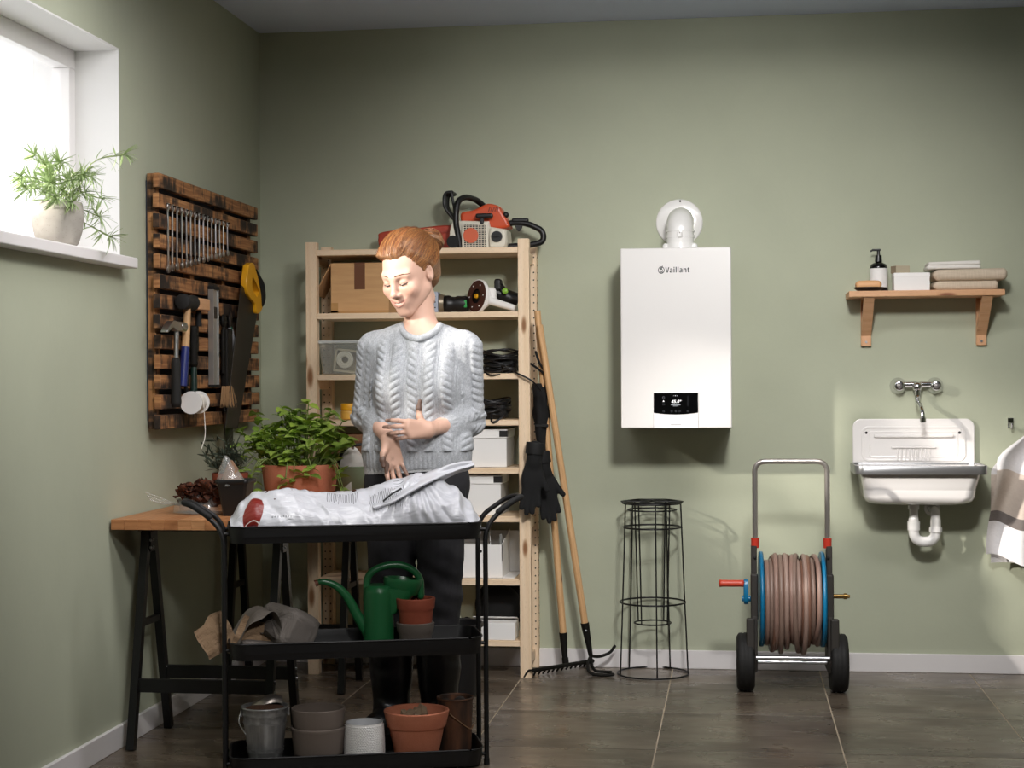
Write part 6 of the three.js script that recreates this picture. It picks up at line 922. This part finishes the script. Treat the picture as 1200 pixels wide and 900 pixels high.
  const arm = (x, y, z, k) => { let a = smin(capD(x, y, z, SR, ER, 0.047 + k, 0.036 + k), capD(x, y, z, ER, WR, 0.037 + k, 0.0235 + k), 0.015), b = smin(capD(x, y, z, SL, EL, 0.047 + k, 0.036 + k), capD(x, y, z, EL, WL, 0.037 + k, 0.0235 + k), 0.015); return Math.min(a, b); };
  const bodyF = (x, y, z) => {
    let d = torso(x, y, z, 0); d = smin(d, arm(x, y, z, 0), 0.02); d = smin(d, ellD(x, y, z, [0.957, 0.88, 1.405], [0.165, 0.13, 0.105]), 0.04); d = smin(d, leg(x, y, z, HipR, KR, AR, [0.078, 0.056, 0.04]), 0.02); d = smin(d, leg(x, y, z, HipL, KL, AL, [0.078, 0.056, 0.04]), 0.02);
    d = smin(d, capD(x, y, z, [0.976, 1.34, 1.388], [0.962, 1.51, 1.398], 0.057, 0.05), 0.035); for (const [a, q] of [[AR, -0.02], [AL, 0.02]]) d = smin(d, capD(x, y, z, [a[0], 0.05, a[2] - 0.02], [a[0] + q, 0.045, a[2] + 0.13], 0.04, 0.03), 0.02);
    d = smin(d, capD(x, y, z, [0.966, 1.345, 1.452], [0.9, 1.372, 1.428], 0.007, 0.006), 0.02); return smin(d, capD(x, y, z, [0.985, 1.345, 1.452], [1.055, 1.37, 1.42], 0.007, 0.006), 0.02);
  };
  const bodyGeo = tint(nets(bodyF, [0.68, 0, 1.22], [1.24, 1.58, 1.68], 0.0105), () => skin);
  const skinMat = phys({ vertexColors: true, roughness: 0.5, sheen: 0.25, sheenRoughness: 0.6, sheenColor: 0xffd8c0 });
  wpart('body', [bodyGeo, headGeo, handMesh(HL, WL, EL), handMesh(HR, WR, ER)], skinMat, P);
  // --- face details
  const hp = (name, list, mat, par = P, label) => { const g = Array.isArray(list) ? join(list) : list; g.scale(HS, HS, HS); g.applyQuaternion(HQ); g.translate(HC.x, HC.y, HC.z); return wpart(name, g, mat, par, label); };
  for (const s of [-1, 1]) {
    const e = hp('eye', ball(0.0108, s * 0.0288, -0.0062, 0.0738, 1.1, 0.75, 1, 24), plain(0xe6e0da, 0.15)); void e;
    hp('iris', ball(0.005, s * 0.0288 - 0.002, -0.0094, 0.0802, 1, 0.75, 0.8, 16), plain(0x3a4034, 0.12));
    const arc = []; for (let i = 0; i <= 10; i++) { const u = i / 10 * 2 - 1; arc.push([s * (0.0288 + u * 0.0155), -0.0042 - 0.0026 * (1 - u * u), 0.0738 + 0.0122 * Math.sqrt(Math.max(0, 1 - u * u * 0.92)) + (u > 0 ? -0.001 : 0)]); }
    hp('eyelashes', [tube(arc, 0.00105, 20, 6), ...[-0.6, -0.3, 0, 0.3, 0.6, 0.85].map((u) => rod([s * (0.0288 + u * 0.0155), -0.0055 - 0.001 * (1 - u * u), 0.0745 + 0.0122 * Math.sqrt(1 - u * u)], [s * (0.0288 + u * 0.0195), -0.0088, 0.0785 + 0.0125 * Math.sqrt(1 - u * u)], 0.0005, 0.0002, 4))], plain(0x24130c, 0.6));
  }
  for (const s of [-1, 1]) {
    const pts = []; for (let i = 0; i <= 8; i++) { const t = i / 8, x = s * (0.0125 + 0.043 * t), y = 0.0225 + 0.0035 * Math.sin(t * 2.6) - 0.002 * t; let z = 0.12; while (z > 0 && headF(x, y, z) > 0) z -= 0.0006; pts.push([x, y, z + 0.0002]); }
    hp('eyebrow', [tube(pts, 0.001, 24, 6), tube(pts.slice(0, 6).map((q) => [q[0], q[1] + 0.0013, q[2] - 0.0003]), 0.0009, 20, 6)], plain(0x5c3a26, 0.9));
  }
  hp('teeth', [sheet(18, 4, (u, v) => { const x = (u - 0.5) * 0.046, q = Math.abs(u - 0.5) * 2, y = lerp(-0.0685, -0.0565, Math.pow(q, 1.7)) + (0.5 - v) * 0.0062 * (1 - 0.75 * q * q); return [x, y, zAt(headBase, x, y) - 0.0012 - 0.002 * q * q]; })], plain(0xefe9e2, 0.25, { side: THREE.DoubleSide }));
  // --- hair: combed back into a bun
  const BUN = V(0.01, 0.054, -0.138), bd = BUN.clone().normalize(), b1 = V(1, 0, 0), b2 = bd.clone().cross(b1).normalize();
  const strand = (x, y, z) => { const q = V(x, y - 0.02, z + 0.01), a = Math.atan2(q.dot(b1), q.dot(b2)), r = q.length(); return 0.55 * noise3(a * 9, r * 5, 3) + 0.5 * noise3(a * 30, r * 9, 4) + 0.45 * noise3(a * 75, r * 12, 8); };
  const hairF = (x, y, z) => {
    let d = ellD(x, y, z, [0.004, 0.042, -0.03], [0.083, 0.097, 0.11]); d = smin(d, ellD(x, y, z, [-0.004, 0.098, -0.012], [0.058, 0.03, 0.052]), 0.03); d = smin(d, ellD(x, y, z, [-0.024, 0.083, 0.05], [0.05, 0.02, 0.03]), 0.025); d = smin(d, ellD(x, y, z, [0, -0.025, -0.074], [0.062, 0.062, 0.045]), 0.03);
    const ax = Math.abs(x), lim = y > 0.02 ? 0.022 + 0.62 * (y - 0.02) + 0.014 * sstep(0.05 - ax, 0, 0.05) : y > -0.02 ? 0.012 + 0.01 * sstep(y, -0.02, 0.02) : -0.028 + 0.04 * sstep(y, -0.06, -0.02) - 0.016;
    const edge = lim + 0.006 * noise3(x * 60, y * 60, 5); d += 0.0075 * sstep(z, edge - 0.04, edge); d = smax(d, z - edge, 0.006); d = smax(d, -(y + 0.088 + 0.25 * (z + 0.05)), 0.014); d = smax(d, -ellD(ax, y, z, [0.082, -0.006, -0.008], [0.016, 0.034, 0.021]), 0.006);
    return d - 0.002 * strand(x, y, z);
  };
  const bunF = (x, y, z) => { const p = V(x, y, z).sub(V(BUN.x, BUN.y + 0.004, BUN.z - 0.012)), a = Math.atan2(p.dot(b1), p.dot(b2)), r = Math.hypot(p.dot(b1), p.dot(b2)), h = p.dot(bd), sw = a + h * 60 + r * 50; return Math.hypot(p.x * 0.92, p.y, p.z) - 0.04 - 0.0045 * Math.sin(sw * 2) - 0.0016 * Math.sin(sw * 9 + 4 * noise3(x * 60, y * 60, z * 60)); };
  const hairTint = (k) => (x, y, z) => { const s = k === 'bun' ? noise3(x * 90, y * 90, z * 60) : strand(x, y, z), top = 0.5 + 0.5 * noise3(x * 14, y * 14, z * 14); return mixv([0.1, 0.042, 0.02], [0.37, 0.195, 0.088], clamp(0.34 + 0.3 * s + 0.26 * top, 0, 1)); };
  const hairMat = phys({ vertexColors: true, roughness: 0.48, sheen: 0.3, sheenColor: 0xffc080, sheenRoughness: 0.4 });
  const hair = hp('hair', tint(nets(hairF, [-0.1, -0.11, -0.135], [0.1, 0.15, 0.1], 0.0031), hairTint('cap')), hairMat);
  hp('bun', tint(nets(bunF, [-0.05, 0.0, -0.21], [0.07, 0.12, -0.08], 0.0028), hairTint('bun')), hairMat, hair);
  {
    const mats = [0x9a6236, 0x845030, 0xae7a46, 0x6c4228].map((c) => plain(c, 0.42)), groups = mats.map(() => []), ctr = V(0, 0.038, -0.018), surf = (d, k) => { const v = d.clone().normalize(); let r = 0.05; for (let i = 0; i < 26; i++) { const p = v.clone().multiplyScalar(r).add(ctr), q = hairF(p.x, p.y, p.z); r -= q * 0.8; if (Math.abs(q) < 0.0004) break; } return v.multiplyScalar(r + k).add(ctr); };
    for (let i = 0; i < 900; i++) {
      const s = rr(-1, 1), side = Math.abs(s), y0 = lerp(0.086, -0.02, Math.pow(side, 1.6)), z0 = lerp(0.07, -0.012, Math.pow(side, 1.4)), h = V(0.082 * Math.sin(s * 1.5), y0 + rr(-0.006, 0.012), z0).sub(ctr), e = V(BUN.x + rr(-0.02, 0.02), BUN.y + rr(-0.02, 0.025), BUN.z + 0.02).sub(ctr), k = rnd() < 0.12 ? rr(0.002, 0.006) : rr(0.0, 0.0012), pts = [];
      const bow = V(s * 0.4, rr(0.1, 0.5), 0).multiplyScalar(0.06); for (let q = 0; q <= 7; q++) { const t = q / 7, d = h.clone().lerp(e, t).addScaledVector(bow, Math.sin(t * Math.PI)); pts.push(surf(d, k * Math.sin(Math.PI * Math.min(1, t + 0.1))).toArray()); }
      groups[Math.floor(rnd() * 4)].push(tube(pts, rr(0.00025, 0.00055), 12, 3));
    }
    for (let i = 0; i < 110; i++) { const u = rnd() * 6.283, R = rr(0.028, 0.0415), ax = V(rr(-1, 1), rr(-1, 1), rr(-1, 1)).addScaledVector(bd, 1.4).normalize(), e1 = ax.clone().cross(V(0, 1, 0.3)).normalize(), e2 = ax.clone().cross(e1), off = Math.sqrt(Math.max(0, 0.0435 ** 2 - R * R)) * (rnd() < 0.5 ? -1 : 1), c0 = V(BUN.x, BUN.y + 0.004, BUN.z - 0.012).addScaledVector(ax, off), pts = []; for (let q = 0; q <= 10; q++) { const a = u + q / 10 * 2.6; pts.push(c0.clone().addScaledVector(e1, Math.cos(a) * R).addScaledVector(e2, Math.sin(a) * R).toArray()); } groups[[0, 1, 3, 3][i % 4]].push(tube(pts, rr(0.0005, 0.0011), 16, 4)); }
    groups.forEach((g, i) => { const w = hp('loose_strands', g, mats[i], hair); w.userData.kind = 'stuff'; });
  }
  // --- sweater
  const scaleUV = (g, a, b) => { const u = g.attributes.uv; for (let i = 0; i < u.count; i++) u.setXY(i, u.getX(i) * a, u.getY(i) * b); return g; };
  const CR = V(...ER).lerp(V(...WR), 0.4).toArray(), CL = V(...EL).lerp(V(...WL), 0.46).toArray();
  const plait = (s, t, w, p) => { const q = s / w; if (Math.abs(q) > 1.1) return 0; const c = Math.abs(Math.cos(Math.PI * (t / p - 0.42 * q))); return Math.sqrt(Math.max(0, 1.21 - q * q)) * (0.25 + 0.75 * Math.pow(c, 0.6)); };
  function armCoord(x, y, z, a, b) { const ax = V(...b).sub(V(...a)), L = ax.length(); ax.normalize(); const p = V(x, y, z).sub(V(...a)), t = p.dot(ax), side = V(0, 0, 1).cross(ax).normalize(); return [p.dot(side), t, L]; }
  const sideR1 = armAxes(SR, ER), sideR2 = armAxes(ER, WR), sideL1 = armAxes(SL, EL), sideL2 = armAxes(EL, WL);
  function armAxes(a, b) { const ax = V(...b).sub(V(...a)).normalize(), side = V(0, 0, 1).cross(ax).normalize(); return { a, ax: ax.toArray(), s: side.toArray() }; }
  const coord = (q, x, y, z) => { const px = x - q.a[0], py = y - q.a[1], pz = z - q.a[2]; return [px * q.s[0] + py * q.s[1] + pz * q.s[2], px * q.ax[0] + py * q.ax[1] + pz * q.ax[2]]; };
  void armCoord;
  const sweaterF = (x, y, z) => {
    let dt = torso(x, y, z, 0.014); dt = smin(dt, ellD(x, y, z, [0.957, 0.97, 1.408], [0.183, 0.16, 0.124]), 0.04);
    const uR = capD(x, y, z, SR, ER, 0.062, 0.056), fR = capD(x, y, z, ER, CR, 0.06, 0.046), uL = capD(x, y, z, SL, EL, 0.062, 0.056), fL = capD(x, y, z, EL, CL, 0.06, 0.046);
    const aR = smin(uR, fR, 0.025), aL = smin(uL, fL, 0.025), da = Math.min(aR, aL); let d = smin(dt, da, 0.022);
    if (d > 0.02 || d < -0.03) return d;
    let k = 0;
    if (dt < da) {
      if (y > 0.975) { const s = x - 0.965, c = s - Math.round(s / 0.058) * 0.058; k = 0.0072 * plait(Math.round(s / 0.058) % 2 ? c : -c, y, 0.0165, 0.0245); if (Math.abs(c) > 0.0205) k = -0.0028 + 0.0034 * Math.max(0, Math.cos((Math.abs(c) - 0.0245) / 0.0045 * 1.6)); }
      else k = 0.0014 * Math.sin(x * 420) - 0.001;
    } else {
      const R = aR < aL, up = R ? uR < fR : uL < fL, [s, t] = coord(R ? (up ? sideR1 : sideR2) : up ? sideL1 : sideL2, x, y, z), c = s - Math.round(s / 0.047) * 0.047;
      const e = Math.hypot(x - (R ? ER : EL)[0], y - (R ? ER : EL)[1], z - (R ? ER : EL)[2]); k = 0.0064 * plait(c, t, 0.0155, 0.024); k += 0.005 * Math.sin(t * 150 + s * 40) * (1 - sstep(e, 0.03, 0.1));
      if (!up && t > 0.09) k = 0.0012 * Math.sin(s * 480);
    }
    k *= sstep(Math.abs(dt - da), 0, 0.02) * (1 - 0.8 * sstep(y, 1.33, 1.365)); d -= k; d += 0.0016 * noise3(x * 30, y * 30, z * 30);
    const hem = 0.908 + 0.06 * (x - 0.957) + 0.004 * Math.sin(x * 40); d = smax(d, hem - y, 0.006);
    return smax(d, -capD(x, y, z, [0.976, 1.412, 1.442], [0.966, 1.56, 1.41], 0.066, 0.09), 0.006);
  };
  const knitUV = (g) => {
    g = g.toNonIndexed(); const p = g.attributes.position, uv = new Float32Array(p.count * 2);
    for (let i = 0; i < p.count; i++) {
      const f = i - i % 3, x0 = (p.getX(f) + p.getX(f + 1) + p.getX(f + 2)) / 3, y0 = (p.getY(f) + p.getY(f + 1) + p.getY(f + 2)) / 3, z0 = (p.getZ(f) + p.getZ(f + 1) + p.getZ(f + 2)) / 3, x = p.getX(i), y = p.getY(i), z = p.getZ(i), R = x0 < 0.96, uA = capD(x0, y0, z0, R ? SR : SL, R ? ER : EL, 0.062, 0.056), fA = capD(x0, y0, z0, R ? ER : EL, R ? CR : CL, 0.06, 0.046), dt = torso(x0, y0, z0, 0.014);
      if (dt < Math.min(uA, fA)) uv.set([Math.atan2(x - 0.96, z - 1.36) * 0.16, y], i * 2); else { const [s, t] = coord(R ? (uA < fA ? sideR1 : sideR2) : uA < fA ? sideL1 : sideL2, x, y, z); uv.set([s + 0.01 * Math.sign(s), t], i * 2); }
    }
    g.setAttribute('uv', new THREE.BufferAttribute(uv, 2)); return g;
  };
  const sw = nets(sweaterF, [0.69, 0.89, 1.25], [1.22, 1.42, 1.6], 0.0032);
  const swMat = std({ map: T.heather, color: 0xe2e4e8, roughness: 0.98, bumpMap: T.knit, bumpScale: 0.0013 }), sweater = wpart('sweater', knitUV(sw), swMat, P, 'pale grey cable-knit sweater');
  { const pts = []; for (let i = 0; i < 28; i++) { const a = i / 28 * 6.2832, X = Math.cos(a), Z = Math.sin(a); pts.push([0.9765 + X * 0.066, 1.388 - 0.028 * Math.max(0, Z) - 0.006 * Z + 0.012 * Math.abs(X), 1.425 + Z * 0.06]); } wpart('collar', scaleUV(new THREE.TubeGeometry(new THREE.CatmullRomCurve3(pts.map((q) => V(...q)), true), 140, 0.0125, 14, true), 0.42, 0.078), swMat, sweater); }
  const cuff = (a, b, r) => { const d = V(...b).sub(V(...a)).normalize(), p = V(...b), prof = []; for (let i = 0; i <= 8; i++) prof.push([r - 0.001 + 0.004 * Math.sin(i / 8 * Math.PI), -0.05 + i * 0.0075]); prof.push([r - 0.008, 0.01], [r - 0.01, -0.02]); const g = lathe(prof, 0, 0, 0, 60); const q = g.attributes.position, n = 60; for (let i = 0; i < q.count; i++) { const an = Math.atan2(q.getX(i), q.getZ(i)), k = 1 + 0.02 * Math.sin(an * 30); q.setX(i, q.getX(i) * k); q.setZ(i, q.getZ(i) * k); } void n; g.computeVertexNormals(); g.applyQuaternion(new THREE.Quaternion().setFromUnitVectors(V(0, 1, 0), d)); g.translate(p.x, p.y, p.z); return g; };
  wpart('cuff', scaleUV(cuff(ER, CR, 0.047), 0.3, 0.07), swMat, sweater); wpart('cuff', scaleUV(cuff(EL, CL, 0.047), 0.3, 0.07), swMat, sweater);
  { const g = sheet(100, 6, (u, v) => { const a = u * 6.2832, r = 1 + 0.012 * Math.sin(a * 60), y = 0.905 + v * 0.055 + 0.06 * Math.cos(a) * 0.18; return [0.957 + Math.cos(a) * (0.183 + 0.006 * v) * r * 0.985, y, 1.408 + Math.sin(a) * (0.124 + 0.004 * v) * r * 0.985, u * 1.1, v * 0.06]; }); wpart('hem_band', g, std({ map: T.heather, roughness: 0.98, bumpMap: T.knit, bumpScale: 0.0013, side: THREE.DoubleSide }), sweater); }
  // --- jeans and boots
  const jeansF = (x, y, z) => { let d = ellD(x, y, z, [0.957, 0.875, 1.408], [0.182, 0.14, 0.12]); d = smin(d, leg(x, y, z, HipR, KR, [0.862, 0.2, 1.405], [0.094, 0.074, 0.058]), 0.02); d = smin(d, leg(x, y, z, HipL, KL, [1.028, 0.2, 1.405], [0.094, 0.072, 0.055]), 0.02); d += 0.003 * noise3(x * 16, y * 24, z * 16) + 0.002 * Math.sin(y * 90 + x * 50) * (1 - sstep(Math.abs(y - 0.5), 0.05, 0.16)); return smax(smax(d, y - 0.962, 0.006), 0.2 - y, 0.006); };
  const jeans = wpart('jeans', muv(nets(jeansF, [0.74, 0.18, 1.26], [1.18, 0.98, 1.56], 0.0078), 1), std({ map: T.denim, roughness: 0.92 }), P, 'black jeans');
  wpart('seam', [tube([[0.794, 0.9, 1.44], [0.782, 0.8, 1.45], [0.79, 0.65, 1.44], [0.797, 0.5, 1.44]], 0.0018, 20, 5), tube([[1.126, 0.9, 1.44], [1.13, 0.8, 1.45], [1.118, 0.65, 1.44], [1.11, 0.5, 1.44]], 0.0018, 20, 5)], plain(0x2a2a2c, 0.8), jeans);
  for (const [a, sx] of [[[0.862, 0, 1.4], -0.02], [[1.028, 0, 1.4], 0.02]]) {
    const f = (x, y, z) => { let d = capD(x, y, z, [a[0], 0.1, a[2]], [a[0], 0.36, a[2] + 0.008], 0.064, 0.083); d = smin(d, capD(x, y, z, [a[0], 0.06, a[2] - 0.015], [a[0] + sx, 0.055, a[2] + 0.14], 0.052, 0.046), 0.03); d += 0.003 * noise3(x * 20, y * 30, z * 20); return smax(smax(d, y - 0.36, 0.006), 0.012 - y, 0.006); };
    const b = wpart('boot', nets(f, [a[0] - 0.11, 0, a[2] - 0.11], [a[0] + 0.11, 0.38, a[2] + 0.22], 0.007), plain(0x0f0e10, 0.35), P, 'black rubber boot');
    wpart('sole', [at(slab(smoothPoly([[-0.048, -0.06], [0, -0.075], [0.048, -0.06], [0.044, 0.03], [0.056, 0.11], [0.03, 0.19], [0, 0.2], [-0.03, 0.19], [-0.056, 0.11], [-0.044, 0.03]]), 0.018, 0.003).rotateX(Math.PI / 2), a[0] + sx * 0.5, 0.0185, a[2])], M.rubber, b);
  }
}
// ---------------------------------------------------------------- shadows, and hand over
scene.traverse((o) => { if (o.isMesh) { o.castShadow = true; o.receiveShadow = true; } if (o.isSpotLight) o.castShadow = true; });
renderer.render(scene, camera);
